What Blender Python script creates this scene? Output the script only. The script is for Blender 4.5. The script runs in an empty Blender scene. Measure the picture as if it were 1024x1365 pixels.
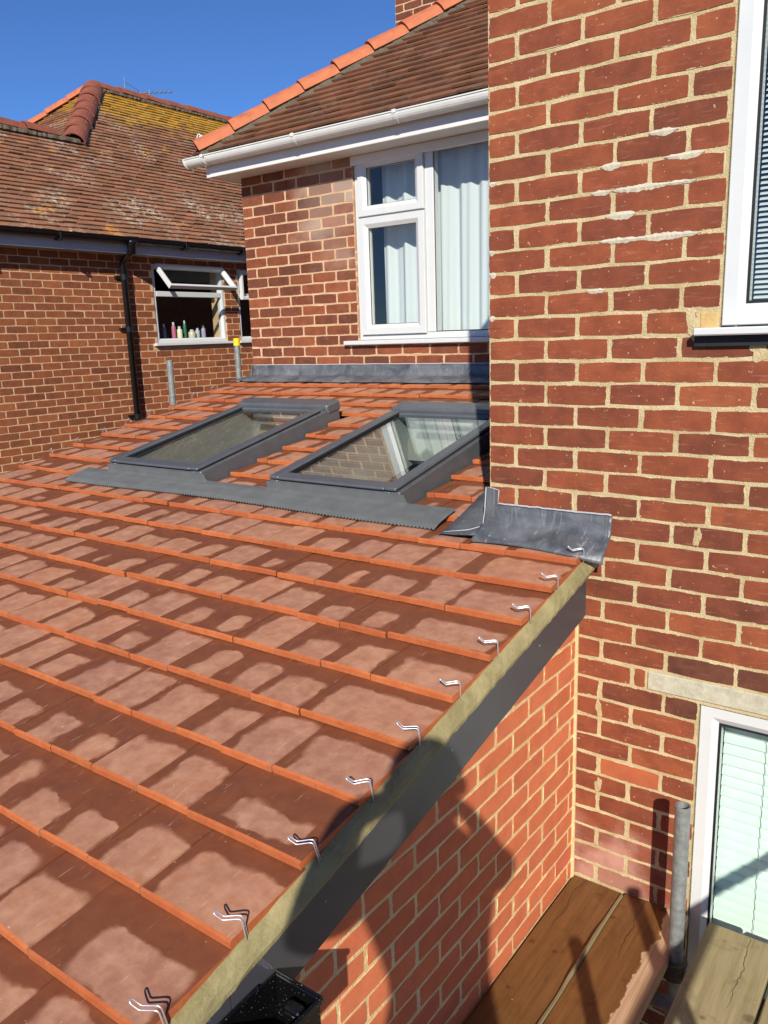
import bpy, bmesh, math, random
from mathutils import Vector, Matrix, Euler
random.seed(7)
R = math.radians
scene = bpy.context.scene
COL = scene.collection

# ---------------------------------------------------------------- camera
CAM = Vector((1.43359970, -2.61082751, -0.94752578))
YAW, PITCH, ROLL, FPX = 0.636647297, 0.215120269, -0.0335355330, 1072.83299
_cy, _sy, _cp, _sp = math.cos(YAW), math.sin(YAW), math.cos(PITCH), math.sin(PITCH)
FW = Vector((-_sy*_cp, _cy*_cp, -_sp))
_r = Vector((_cy, _sy, 0)); _u = _r.cross(FW)
RT = _r*math.cos(ROLL) + _u*math.sin(ROLL)
UP = _u*math.cos(ROLL) - _r*math.sin(ROLL)
cam_data = bpy.data.cameras.new('camera')
cam = bpy.data.objects.new('camera', cam_data); COL.objects.link(cam)
cam.matrix_world = Matrix(((RT.x, UP.x, -FW.x, CAM.x), (RT.y, UP.y, -FW.y, CAM.y), (RT.z, UP.z, -FW.z, CAM.z), (0, 0, 0, 1)))
cam_data.sensor_fit = 'VERTICAL'; cam_data.sensor_height = 36.0
cam_data.lens = 36.0*FPX/1365.0
cam_data.clip_start = 0.02; cam_data.clip_end = 2000
scene.camera = cam

def pix(P):
    d = Vector(P) - CAM; z = d.dot(FW)
    return (512 + FPX*d.dot(RT)/z, 682.5 - FPX*d.dot(UP)/z, z)

# ---------------------------------------------------------------- light
SUN_AZ, SUN_EL = R(32), R(30)
SUN_D = Vector((-math.sin(SUN_AZ)*math.cos(SUN_EL), math.cos(SUN_AZ)*math.cos(SUN_EL), -math.sin(SUN_EL)))
world = bpy.data.worlds.new('World'); scene.world = world; world.use_nodes = True
wt = world.node_tree; wt.nodes.clear()
sky = wt.nodes.new('ShaderNodeTexSky'); sky.sky_type = 'NISHITA'; sky.sun_disc = False
sky.sun_elevation = SUN_EL; sky.sun_rotation = R(148)
sky.altitude = 0; sky.air_density = 0.6; sky.dust_density = 0.0; sky.ozone_density = 10
bg = wt.nodes.new('ShaderNodeBackground'); bg.inputs[1].default_value = 0.118
wo = wt.nodes.new('ShaderNodeOutputWorld')
wt.links.new(sky.outputs[0], bg.inputs[0]); wt.links.new(bg.outputs[0], wo.inputs[0])
sd = bpy.data.lights.new('sun', 'SUN'); sd.energy = 5.0; sd.angle = R(0.55); sd.color = (1.0, 0.945, 0.85)
so = bpy.data.objects.new('sun', sd); COL.objects.link(so)
so.rotation_euler = SUN_D.to_track_quat('-Z', 'Y').to_euler(); so.location = (8, -12, 9)
scene.view_settings.view_transform = 'Standard'; scene.view_settings.look = 'None'
scene.view_settings.exposure = 0.32; scene.view_settings.gamma = 1.0
scene.view_settings.use_curve_mapping = False
scene.render.engine = 'CYCLES'

# ---------------------------------------------------------------- helpers
def lin(c):
    return tuple(((v/255)/12.92 if v/255 <= .04045 else ((v/255+.055)/1.055)**2.4) for v in c) + (1,)

class NT:
    def __init__(s, name):
        s.m = bpy.data.materials.new(name); s.m.use_nodes = True
        s.t = s.m.node_tree; s.t.nodes.clear()
        s.out = s.t.nodes.new('ShaderNodeOutputMaterial')
    def n(s, typ, ins=None, **kw):
        o = s.t.nodes.new('ShaderNode'+typ)
        for k, v in kw.items(): setattr(o, k, v)
        if ins:
            for k, v in ins.items(): s.put(o.inputs[k], v)
        return o
    def put(s, sock, v):
        if hasattr(v, 'is_output') and v.is_output: s.t.links.new(v, sock)
        elif isinstance(v, bpy.types.Node): s.t.links.new(v.outputs[0], sock)
        else: sock.default_value = v
    def math(s, op, a, b=0.0, c=None, clamp=False):
        o = s.n('Math', {0: a, 1: b}, operation=op, use_clamp=clamp)
        if c is not None: s.put(o.inputs[2], c)
        return o.outputs[0]
    def mix(s, f, a, b, blend='MIX'):
        o = s.n('Mix', None, data_type='RGBA', blend_type=blend)
        s.put(o.inputs[0], f); s.put(o.inputs[6], a); s.put(o.inputs[7], b)
        return o.outputs[2]
    def noise(s, vec, scale, detail=3, rough=.5, dist=0):
        o = s.n('TexNoise', {'Scale': scale, 'Detail': detail, 'Roughness': rough, 'Distortion': dist})
        if vec is not None: s.put(o.inputs['Vector'], vec)
        return o.outputs[0]
    def ramp(s, f, stops, interp='LINEAR'):
        o = s.n('ValToRGB', {0: f}); cr = o.color_ramp; cr.interpolation = interp
        while len(cr.elements) < len(stops): cr.elements.new(.5)
        for e, (p, c) in zip(cr.elements, stops): e.position = p; e.color = c
        return o.outputs[0]
    def mr(s, v, a, b, c=0.0, d=1.0, smooth=False):
        o = s.n('MapRange', {0: v, 1: a, 2: b, 3: c, 4: d}, clamp=True)
        if smooth: o.interpolation_type = 'SMOOTHSTEP'
        return o.outputs[0]
    def bsdf(s, col, rough=.6, bump=None, bstr=.3, bdist=.002, metal=0, spec=.5, **kw):
        o = s.n('BsdfPrincipled', {'Base Color': col, 'Roughness': rough, 'Metallic': metal, 'Specular IOR Level': spec})
        for k, v in kw.items(): s.put(o.inputs[k.replace('_', ' ')], v)
        if bump is not None:
            b = s.n('Bump', {'Strength': bstr, 'Distance': bdist, 'Height': bump})
            s.t.links.new(b.outputs[0], o.inputs['Normal'])
        s.t.links.new(o.outputs[0], s.out.inputs[0])
        return o
    def objvec(s, seed=True):
        tc = s.n('TexCoord').outputs['Object']
        if not seed: return tc
        oi = s.n('ObjectInfo').outputs['Random']
        off = s.math('MULTIPLY', oi, 91.7)
        cb = s.n('CombineXYZ', {0: off, 1: off, 2: off})
        return s.n('VectorMath', {0: tc, 1: cb.outputs[0]}, operation='ADD').outputs[0]
    def pos(s):
        return s.n('NewGeometry').outputs['Position']

def mesh(name, verts, faces, mats, mi=None, smooth=False):
    me = bpy.data.meshes.new(name); me.from_pydata([tuple(v) for v in verts], [], faces); me.update()
    for m in (mats if isinstance(mats, (list, tuple)) else [mats]): me.materials.append(m)
    if mi:
        for p, i in zip(me.polygons, mi): p.material_index = i
    if smooth:
        for p in me.polygons: p.use_smooth = True
    return me

def link(name, data, parent=None, loc=None, rot=None, **props):
    o = bpy.data.objects.new(name, data); COL.objects.link(o)
    if parent is not None: o.parent = parent
    if loc is not None: o.location = loc
    if rot is not None: o.rotation_euler = rot
    for k, v in props.items(): o[k] = v
    return o

class MB:
    """collects shapes into one mesh object"""
    def __init__(s): s.v = []; s.f = []; s.mi = []; s.cur = 0
    def add(s, vs, fs):
        b = len(s.v); s.v += [Vector(v) for v in vs]; s.f += [tuple(i+b for i in f) for f in fs]; s.mi += [s.cur]*len(fs)
    def box(s, x0, x1, y0, y1, z0, z1, M=None):
        vs = [Vector((x, y, z)) for z in (z0, z1) for y in (y0, y1) for x in (x0, x1)]
        if M is not None: vs = [M @ v for v in vs]
        s.add(vs, [(0, 2, 3, 1), (4, 5, 7, 6), (0, 1, 5, 4), (2, 6, 7, 3), (0, 4, 6, 2), (1, 3, 7, 5)])
    def bbox(s, x0, x1, y0, y1, z0, z1, c=.004, M=None):
        """box with chamfered edges"""
        bm = bmesh.new(); bmesh.ops.create_cube(bm, size=1)
        for v in bm.verts: v.co = Vector(((x0+x1)/2+v.co.x*(x1-x0), (y0+y1)/2+v.co.y*(y1-y0), (z0+z1)/2+v.co.z*(z1-z0)))
        bmesh.ops.bevel(bm, geom=bm.edges[:], offset=c, segments=1, affect='EDGES')
        bm.verts.index_update()
        vs = [(M @ v.co) if M is not None else v.co.copy() for v in bm.verts]
        fs = [tuple(v.index for v in f.verts) for f in bm.faces]; bm.free(); s.add(vs, fs)
    def tube(s, pts, r, n=10, cap=True):
        pts = [Vector(p) for p in pts]; rings = []
        prev = None
        for i, p in enumerate(pts):
            d = (pts[min(i+1, len(pts)-1)] - pts[max(i-1, 0)]).normalized()
            if prev is None:
                a = d.orthogonal().normalized()
            else:
                a = (prev - d*prev.dot(d)).normalized()
            prev = a; b = d.cross(a)
            rr = r[i] if isinstance(r, (list, tuple)) else r
            rings.append([p + (a*math.cos(2*math.pi*k/n) + b*math.sin(2*math.pi*k/n))*rr for k in range(n)])
        vs = [v for rg in rings for v in rg]; fs = []
        for i in range(len(rings)-1):
            for k in range(n):
                k2 = (k+1) % n; fs.append((i*n+k, i*n+k2, (i+1)*n+k2, (i+1)*n+k))
        if cap: fs.append(tuple(range(n-1, -1, -1))); fs.append(tuple(range((len(rings)-1)*n, len(rings)*n)))
        s.add(vs, fs)
    def prism(s, prof, a, b, closed=True, cap=True):
        """profile points (list of Vector offsets) swept from a to b"""
        n = len(prof); a = Vector(a); b = Vector(b)
        vs = [a+Vector(p) for p in prof] + [b+Vector(p) for p in prof]
        fs = [(i, (i+1) % n, n+(i+1) % n, n+i) for i in range(n if closed else n-1)]
        if cap and closed: fs += [tuple(range(n-1, -1, -1)), tuple(range(n, 2*n))]
        s.add(vs, fs)
    def lathe(s, prof, n=16, M=None):
        vs = []
        for r, z in prof:
            for k in range(n):
                v = Vector((r*math.cos(2*math.pi*k/n), r*math.sin(2*math.pi*k/n), z)); vs.append(M @ v if M is not None else v)
        fs = []
        for i in range(len(prof)-1):
            for k in range(n):
                k2 = (k+1) % n; fs.append((i*n+k, i*n+k2, (i+1)*n+k2, (i+1)*n+k))
        fs.append(tuple(range(n-1, -1, -1))); fs.append(tuple(range((len(prof)-1)*n, len(prof)*n)))
        s.add(vs, fs)
    def build(s, name, mats, parent=None, smooth=False, fix=True, **props):
        me = mesh(name, s.v, s.f, mats, s.mi, smooth)
        if fix:
            bm = bmesh.new(); bm.from_mesh(me); bmesh.ops.recalc_face_normals(bm, faces=bm.faces[:]); bm.to_mesh(me); bm.free()
        return link(name, me, parent, **props)

def thing(name, label, cat, loc=(0, 0, 0), group=None, rot=None):
    o = link(name, None, None, loc, rot, label=label, category=cat)
    if group: o['group'] = group
    return o
def tag(o, label, cat, group=None):
    o['label'] = label; o['category'] = cat
    if group: o['group'] = group
    return o

# ---------------------------------------------------------------- materials
def brick_mat(name, cols, mortar, rag=.5, splash=.5, dark=.25, stain=None, stain_col=None):
    t = NT(name); ov = t.objvec(); raw = t.n('TexCoord').outputs['Object']
    bl = t.n('Attribute', attribute_type='OBJECT', attribute_name='brick_length').outputs['Fac']
    single = t.math('LESS_THAN', bl, 10.0)
    rnd = t.math('ADD', t.math('MULTIPLY', t.n('ObjectInfo').outputs['Random'], single), t.math('MULTIPLY', t.n('NewGeometry').outputs['Random Per Island'], t.math('SUBTRACT', 1.0, single)))
    base = t.ramp(rnd, [(i/(len(cols)-1), lin(c)) for i, c in enumerate(cols)])
    mott = t.noise(ov, 14, 4, .6)
    base = t.mix(t.mr(mott, .38, .68), base, t.mix(1.0, base, (1-dark, 1-dark, 1-dark*.8, 1), 'MULTIPLY'))
    fine = t.noise(ov, 160, 3, .6)
    base = t.mix(t.mr(fine, .45, .7, 0, .35), base, t.mix(1.0, base, (1.35, 1.25, 1.15, 1), 'MULTIPLY'))
    # pale horizontal scuffs
    mp = t.n('Mapping', {0: ov, 3: (10, 10, 70)}); sc = t.noise(mp.outputs[0], 1.6, 4, .65)
    pm = t.mix(.45, base, lin((214, 170, 150)))
    base = t.mix(t.mr(sc, .58, .74, 0, .55*splash), base, pm)
    if stain is not None:
        d = t.n('VectorMath', {0: t.pos(), 1: stain[:3]}, operation='DISTANCE').outputs['Value']
        d = t.math('ADD', d, t.math('MULTIPLY', t.math('SUBTRACT', t.noise(t.pos(), 5, 4), .5), .8))
        base = t.mix(t.mr(d, stain[3]*.2, stain[3], t.math('ADD', .12, t.math('MULTIPLY', t.math('FRACT', t.math('MULTIPLY', rnd, 37.7)), .7)), 0, True), base, lin(stain_col))
    # ragged mortar spread over the arrises
    sp = t.n('SeparateXYZ', {0: raw})
    ex = t.math('SUBTRACT', t.math('MULTIPLY', bl, .5), t.math('ABSOLUTE', sp.outputs[0]))
    ez = t.math('SUBTRACT', .0344, t.math('ABSOLUTE', sp.outputs[2]))
    e = t.math('MINIMUM', ex, ez)
    e = t.math('SUBTRACT', e, t.math('MULTIPLY', t.mr(t.noise(ov, 38, 4, .7), .5, .9), .010*rag))
    e = t.math('SUBTRACT', e, t.math('MULTIPLY', t.mr(t.noise(ov, 7, 2, .5), .58, .8), .008*rag))
    em = t.math('MULTIPLY', t.mr(e, .0004, .0016, 1, 0), single)
    mcol = t.mix(t.noise(ov, 60, 3), lin(mortar), t.mix(1.0, lin(mortar), (.72, .7, .66, 1), 'MULTIPLY'))
    spl = t.mr(t.noise(ov, 75, 2, .5), .715, .74, 0, splash)
    f = t.math('MAXIMUM', em, spl)
    pit = t.mr(t.noise(ov, 95, 3, .7), .66, .74, 0, .5)
    base = t.mix(pit, base, t.mix(1.0, base, (.45, .42, .4, 1), 'MULTIPLY'))
    col = t.mix(f, base, mcol)
    h = t.math('ADD', t.math('MULTIPLY', fine, .5), t.math('ADD', t.math('MULTIPLY', mott, .6), t.math('MULTIPLY', f, .5)))
    t.bsdf(col, .82, h, .5, .0025, spec=.3)
    return t.m

def mortar_mat(name, c, c2, bs=.8):
    t = NT(name); p = t.pos()
    n1 = t.noise(p, 9, 4, .6); n2 = t.noise(p, 180, 3, .7); n3 = t.noise(p, 45, 3, .6)
    col = t.mix(t.mr(n1, .35, .65), lin(c), lin(c2))
    col = t.mix(t.mr(n2, .35, .75, 0, .5), col, t.mix(1.0, col, (.6, .58, .55, 1), 'MULTIPLY'))
    t.bsdf(col, .9, t.math('ADD', n2, t.math('MULTIPLY', n3, 1.5)), bs, .004, spec=.2)
    return t.m

def simple(name, c, rough=.5, metal=0, bump=None, var=.1, scale=12, spec=.5, bstr=.2):
    t = NT(name); p = t.objvec()
    n1 = t.noise(p, scale, 4, .6)
    col = t.mix(t.mr(n1, .3, .7), t.mix(1.0, lin(c), (1-var, 1-var, 1-var, 1), 'MULTIPLY'), lin(c))
    t.bsdf(col, t.mr(n1, .3, .7, rough*.85, min(1, rough*1.15)), (t.noise(p, bump, 4, .6) if bump else None), bstr, .002, metal, spec)
    return t.m

M = {}
M['brick_old'] = brick_mat('old red brick', [(112, 60, 40), (130, 67, 42), (140, 73, 45), (122, 63, 42), (134, 70, 43), (146, 79, 48)], (202, 184, 142), .8, .6, .3, stain=(.5, 0, -3.02, .34), stain_col=(196, 150, 132))
M['brick_dark'] = brick_mat('burnt dark brick', [(100, 58, 42), (106, 62, 44)], (202, 184, 142), .6, .3, .4)
M['brick_orange'] = brick_mat('bright orange brick', [(170, 92, 58), (176, 98, 62)], (202, 184, 142), .6, .3, .2)
M['brick_house'] = brick_mat('house brick', [(86, 52, 38), (132, 73, 46), (104, 58, 41), (144, 81, 51), (98, 57, 42), (128, 69, 46)], (236, 196, 158), .55, .35, .3, stain=(-2.38, 2.08, .02, .62), stain_col=(176, 158, 140))
M['brick_new'] = brick_mat('new orange brick', [(196, 108, 70), (204, 116, 76), (188, 102, 66), (200, 110, 70), (192, 104, 72)], (236, 204, 140), .35, .2, .15)
M['brick_far'] = brick_mat('neighbour brick', [(116, 66, 42), (146, 84, 50), (130, 74, 46), (156, 92, 54), (124, 70, 44)], (238, 204, 160), .3, .15, .25)
M['mortar_old'] = mortar_mat('pale sandy mortar', (204, 186, 144), (182, 162, 120))
M['mortar_house'] = mortar_mat('pinkish mortar', (212, 178, 142), (194, 156, 120))
M['mortar_new'] = mortar_mat('yellow mortar', (226, 204, 152), (212, 186, 134))
M['verge_mortar'] = mortar_mat('greenish verge mortar', (160, 148, 106), (134, 124, 86), .22)
M['upvc'] = simple('white upvc', (200, 202, 200), .32, var=.04, spec=.5)
M['gutter_white'] = simple('white gutter', (214, 214, 208), .35, var=.12)
M['black_plastic'] = simple('black plastic', (22, 22, 24), .3, var=.2)
M['anthracite'] = simple('anthracite board', (66, 66, 70), .38, var=.08, scale=3)
M['grey_board'] = simple('grey fascia', (176, 180, 188), .45, var=.12, scale=4)
M['sash_grey'] = simple('grey skylight metal', (92, 95, 99), .42, var=.18, scale=14, metal=.15)
M['apron_grey'] = simple('grey apron sheet', (100, 102, 102), .6, var=.2, scale=14)
M['galv'] = simple('galvanised steel', (146, 150, 146), .5, metal=.3, var=.4, scale=45, bump=60)
M['wire'] = simple('stainless wire', (222, 222, 226), .42, metal=.75, var=.05)
M['yellow'] = simple('yellow plastic', (236, 200, 30), .45)
M['concrete'] = simple('weathered concrete', (190, 184, 160), .9, var=.3, scale=40, bump=120, bstr=.6)
M['patch_yellow'] = simple('yellow mortar patch', (198, 164, 104), .9, var=.2, scale=40, bump=90, bstr=.7)
M['patch_grey'] = simple('grey mortar patch', (176, 164, 132), .9, var=.25, scale=50, bump=90, bstr=.7)
M['room'] = simple('room plaster', (206, 200, 190), .9, var=.05)
M['room_dark'] = simple('dim room paint', (96, 100, 104), .9, var=.1)
M['room_dim'] = simple('dark painted room', (54, 56, 58), .9, var=.1)  # darkness of an unlit room put into the wall colour
M['floor_in'] = simple('interior floor', (150, 118, 90), .6, var=.3, scale=4)
M['rubber'] = simple('black rubber seal', (20, 20, 22), .6)
M['soffit'] = simple('soffit board', (214, 212, 208), .5, var=.1, scale=4)
M['white_caulk'] = simple('lead sealant', (176, 178, 180), .7, var=.2, scale=60)

def glass(name, tint=(1, 1, 1, 1), ior=1.5):
    t = NT(name)
    fc = t.n('LayerWeight', {0: .5}).outputs['Facing']
    f0 = ((ior-1)/(ior+1))**2
    fr = t.math('ADD', f0, t.math('MULTIPLY', t.math('POWER', fc, 5.0), 1-f0))
    tr = t.n('BsdfTransparent', {0: tint}); gl = t.n('BsdfGlossy', {0: (1, 1, 1, 1), 'Roughness': .012})
    mx = t.n('MixShader', {0: fr})
    t.t.links.new(tr.outputs[0], mx.inputs[1]); t.t.links.new(gl.outputs[0], mx.inputs[2])
    t.t.links.new(mx.outputs[0], t.out.inputs[0]); return t.m
M['glass'] = glass('window glass', (.97, .99, .985, 1), 1.5)
M['glass_roof'] = glass('roof window glass', (.8, .84, .82, 1), 1.9)

def lead_mat():
    t = NT('lead sheet'); p = t.pos()
    n1 = t.noise(p, 7, 5, .6, .6); n2 = t.noise(p, 40, 4, .6)
    mp = t.n('Mapping', {0: p, 3: (60, 20, 6)}); n3 = t.noise(mp.outputs[0], 1, 4, .6)
    col = t.mix(t.mr(n1, .35, .65), lin((74, 76, 80)), lin((112, 114, 118)))
    col = t.mix(t.mr(n3, .6, .72, 0, .35), col, lin((170, 174, 178)))
    col = t.mix(t.mr(n2, .64, .72, 0, .5), col, lin((160, 162, 166)))
    t.bsdf(col, t.mr(n1, .3, .7, .35, .55), t.math('ADD', t.math('MULTIPLY', n1, 2), n2), .25, .008, .15)
    return t.m
M['lead'] = lead_mat()

def tile_mats():
    t = NT('clay tile face'); ov = t.objvec(); raw = t.n('TexCoord').outputs['Object']
    rnd = t.n('ObjectInfo').outputs['Random']
    hw = t.n('Attribute', attribute_type='OBJECT', attribute_name='half_width').outputs['Fac']
    sp = t.n('SeparateXYZ', {0: raw}); X, Y = sp.outputs[0], sp.outputs[1]
    wn = t.n('TexWhiteNoise', {'W': t.math('MULTIPLY', rnd, 517.3)}, noise_dimensions='1D')
    rs = t.n('SeparateXYZ', {0: wn.outputs['Color']})
    r1, r2, r3 = rs.outputs
    nz = t.math('MULTIPLY', t.math('SUBTRACT', t.noise(ov, 10, 2, .5), .5), .062)
    nz = t.math('ADD', nz, t.math('MULTIPLY', t.math('SUBTRACT', t.noise(ov, 55, 4, .65), .5), .012))
    dl = t.math('SUBTRACT', t.math('ADD', X, hw), t.math('ADD', .018, t.math('MULTIPLY', r1, .048)))
    dr = t.math('SUBTRACT', t.math('SUBTRACT', hw, X), t.math('SUBTRACT', t.math('MULTIPLY', r2, .045), .030))
    dt = t.math('SUBTRACT', .205, t.math('ADD', Y, t.math('ADD', .012, t.math('MULTIPLY', r3, .075))))
    db = t.math('ADD', Y, t.math('SUBTRACT', .050, t.math('MULTIPLY', r2, .045)))
    # rounded-corner box distance
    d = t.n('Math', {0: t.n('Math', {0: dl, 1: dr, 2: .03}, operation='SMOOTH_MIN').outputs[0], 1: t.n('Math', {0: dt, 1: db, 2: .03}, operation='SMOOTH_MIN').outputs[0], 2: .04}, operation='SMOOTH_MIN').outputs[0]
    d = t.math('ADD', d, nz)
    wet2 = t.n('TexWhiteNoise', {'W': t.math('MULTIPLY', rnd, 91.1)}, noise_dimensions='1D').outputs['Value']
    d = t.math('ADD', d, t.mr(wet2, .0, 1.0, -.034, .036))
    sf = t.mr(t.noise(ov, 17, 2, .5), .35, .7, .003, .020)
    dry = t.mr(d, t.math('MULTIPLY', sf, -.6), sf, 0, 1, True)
    tint = t.ramp(rnd, [(0, lin((170, 116, 86))), (.35, lin((162, 108, 80))), (.7, lin((156, 106, 84))), (1, lin((176, 116, 82)))])
    n1 = t.noise(ov, 22, 4, .6); n2 = t.noise(ov, 9, 3, .6)
    dcol = t.mix(t.mr(n1, .35, .7, 0, .6), tint, lin((200, 152, 122)))
    dcol = t.mix(t.mr(n2, .45, .7, 0, .4), dcol, lin((150, 100, 80)))
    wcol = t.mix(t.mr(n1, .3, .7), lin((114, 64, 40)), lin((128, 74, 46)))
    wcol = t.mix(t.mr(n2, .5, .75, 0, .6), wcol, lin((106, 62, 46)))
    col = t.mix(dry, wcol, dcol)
    # scratches and pale scuffs
    mp = t.n('Mapping', {0: ov, 2: (0, 0, .5), 3: (90, 9, 9)})
    sc = t.mr(t.noise(mp.outputs[0], 1.2, 3, .6), .665, .77, 0, .5)
    sp2 = t.mr(t.noise(ov, 110, 2, .5), .74, .78, 0, .55)
    col = t.mix(t.math('MAXIMUM', sc, sp2), col, lin((222, 188, 168)))
    g = t.noise(ov, 240, 3, .6)
    rgh = t.mr(dry, 0, 1, .52, .78)
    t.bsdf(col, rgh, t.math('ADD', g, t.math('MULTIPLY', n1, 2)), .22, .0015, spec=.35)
    a = t.m
    t = NT('clay tile edge'); ov = t.objvec(); n1 = t.noise(ov, 25, 4, .6); n2 = t.noise(ov, 90, 3, .6)
    rnd = t.n('ObjectInfo').outputs['Random']
    col = t.mix(t.mr(n1, .3, .7), lin((176, 92, 48)), lin((190, 110, 64)))
    col = t.mix(t.mr(rnd, .5, 1, 0, .4), col, lin((164, 80, 46)))
    col = t.mix(t.mr(n2, .58, .72, 0, .6), col, lin((140, 76, 50)))
    wv = t.n('TexWhiteNoise', {'W': t.math('MULTIPLY', rnd, 311.7)}, noise_dimensions='1D').outputs['Value']
    col = t.mix(t.mr(wv, 0, 1, 0, .55), col, t.mix(1.0, col, (.66, .60, .58, 1), 'MULTIPLY'))
    t.bsdf(col, .75, n2, .3, .0015, spec=.3)
    return a, t.m
M['tile_face'], M['tile_edge'] = tile_mats()

def plain_tile_mat(name, cols, lichen=None, white=.0):
    t = NT(name); p = t.pos()
    isl = t.n('NewGeometry').outputs['Random Per Island']
    base = t.ramp(isl, [(i/(len(cols)-1), lin(c)) for i, c in enumerate(cols)])
    n1 = t.noise(p, 1.6, 5, .65); n2 = t.noise(p, 22, 4, .65); n3 = t.noise(p, 8, 4, .6)
    base = t.mix(t.mr(n2, .45, .75, 0, .5), base, t.mix(1.0, base, (.55, .55, .52, 1), 'MULTIPLY'))
    if white:
        base = t.mix(t.math('MULTIPLY', t.mr(n1, .48, .62), t.mr(n2, .5, .6, 0, white)), base, lin((204, 196, 176)))
        base = t.mix(t.math('MULTIPLY', t.mr(n3, .55, .66), t.mr(n1, .4, .6, .1, .6)), base, lin((120, 112, 88)))
    if lichen is not None:
        # lichen patches thickest towards the ridge
        sp = t.n('SeparateXYZ', {0: p})
        hgt = t.mr(sp.outputs[2], lichen[0], lichen[1])
        alg = t.mr(sp.outputs[1], lichen[2], lichen[3])
        k = t.math('ADD', t.math('MULTIPLY', t.math('MULTIPLY', hgt, alg), .42), t.math('ADD', t.math('MULTIPLY', n3, .45), t.math('MULTIPLY', n1, .3)))
        yel = t.mix(t.mr(n2, .35, .65), lin((206, 152, 44)), lin((150, 124, 56)))
        base = t.mix(t.mr(k, .585, .68, 0, .9), base, yel)
        spots = t.math('MULTIPLY', t.mr(t.noise(p, 3.2, 2, .4), .66, .70), t.mr(n2, .4, .55))
        base = t.mix(t.math('MULTIPLY', spots, .8), base, lin((196, 138, 40)))
    t.bsdf(base, .88, n2, .5, .004, spec=.25)
    return t.m
M['tile_far'] = plain_tile_mat('weathered neighbour tile', [(134, 92, 66), (152, 104, 76), (140, 100, 74), (126, 90, 68), (162, 112, 84)], (1.3, 2.5, 2.8, 4.8), .9)
M['tile_main'] = plain_tile_mat('brown main roof tile', [(112, 74, 54), (128, 84, 60), (102, 68, 50), (120, 80, 58)], None, .15)
M['ridge_orange'] = simple('terracotta hip tile', (190, 108, 70), .8, var=.3, scale=14, bump=60)
M['ridge_red'] = simple('old red ridge tile', (148, 82, 60), .8, var=.35, scale=10, bump=60)
M['bedding'] = simple('grey bedding mortar', (104, 94, 76), .95, var=.5, scale=50, bump=70, bstr=1.0)

def wood(name, c1, c2, wet=None, rough=.7, dry=None):
    t = NT(name); ov = t.objvec(); raw = t.n('TexCoord').outputs['Object']
    mp = t.n('Mapping', {0: ov, 3: (26, 1.6, 26)})
    g = t.noise(mp.outputs[0], 1.5, 5, .65, .4)
    mp2 = t.n('Mapping', {0: ov, 3: (140, 4, 140)}); g2 = t.noise(mp2.outputs[0], 1, 4, .6)
    n = t.noise(ov, 9, 4, .6); n2 = t.noise(ov, 30, 3, .6)
    col = t.mix(t.mr(g, .3, .7), lin(c1), lin(c2))
    col = t.mix(t.mr(g2, .55, .75, 0, .5), col, t.mix(1.0, col, (.55, .5, .45, 1), 'MULTIPLY'))
    col = t.mix(t.mr(n, .55, .72, 0, .6), col, t.mix(1.0, col, (.6, .56, .5, 1), 'MULTIPLY'))
    col = t.mix(t.mr(n2, .72, .75, 0, .6), col, lin((206, 186, 156)))
    spx = t.n('SeparateXYZ', {0: raw}); rr_ = t.n('ObjectInfo').outputs['Random']
    cx = t.math('ADD', t.math('MULTIPLY', t.math('SUBTRACT', rr_, .5), .12), t.math('MULTIPLY', t.math('SUBTRACT', t.noise(t.n('CombineXYZ', {1: spx.outputs[1], 0: t.math('MULTIPLY', rr_, 50.0)}).outputs[0], 7, 3, .6), .5), .07))
    ck = t.mr(t.math('ABSOLUTE', t.math('SUBTRACT', spx.outputs[0], cx)), .0005, .0016, 1, 0)
    ck = t.math('MULTIPLY', ck, t.mr(spx.outputs[1], -.38, -.25))
    col = t.mix(ck, col, lin((34, 26, 18)))
    kn = t.mr(t.noise(ov, 16, 2, .4), .66, .74, 0, .75)
    col = t.mix(kn, col, t.mix(1.0, col, (.4, .36, .32, 1), 'MULTIPLY'))
    r = rough
    if dry is not None:
        sp = t.n('SeparateXYZ', {0: raw})
        k = t.math('ADD', sp.outputs[0], t.math('MULTIPLY', t.math('SUBTRACT', t.noise(ov, 10, 4, .6), .5), .09))
        f = t.mr(k, dry, dry+.004)
        col = t.mix(f, col, t.mix(t.mr(g2, .4, .7), lin((190, 156, 122)), lin((160, 126, 96))))
        r = t.mr(f, 0, 1, rough, .85)
    t.bsdf(col, r, t.math('ADD', g2, g), .3, .002, spec=.4)
    return t.m
M['wet_board'] = wood('wet brown board', (92, 62, 34), (120, 82, 46), rough=.38)
M['wet_board_dry_edge'] = wood('half dried board', (96, 62, 34), (124, 84, 46), rough=.38, dry=.045)
M['grey_wood'] = wood('weathered board', (132, 118, 84), (160, 146, 106), rough=.8)

# ================================================================ ground
tg = NT('bare ground'); pg = tg.pos(); ng = tg.noise(pg, 3, 5, .6)
tg.bsdf(tg.mix(tg.mr(ng, .3, .7), lin((92, 82, 66)), lin((120, 108, 88))), .95, tg.noise(pg, 40, 4), .6, .02)
GZ = -4.7
g = MB(); g.add([(-400, -400, GZ), (400, -400, GZ), (400, 400, GZ), (-400, 400, GZ)], [(0, 1, 2, 3)])
g.build('ground', tg.m, fix=False, kind='structure')

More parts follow.
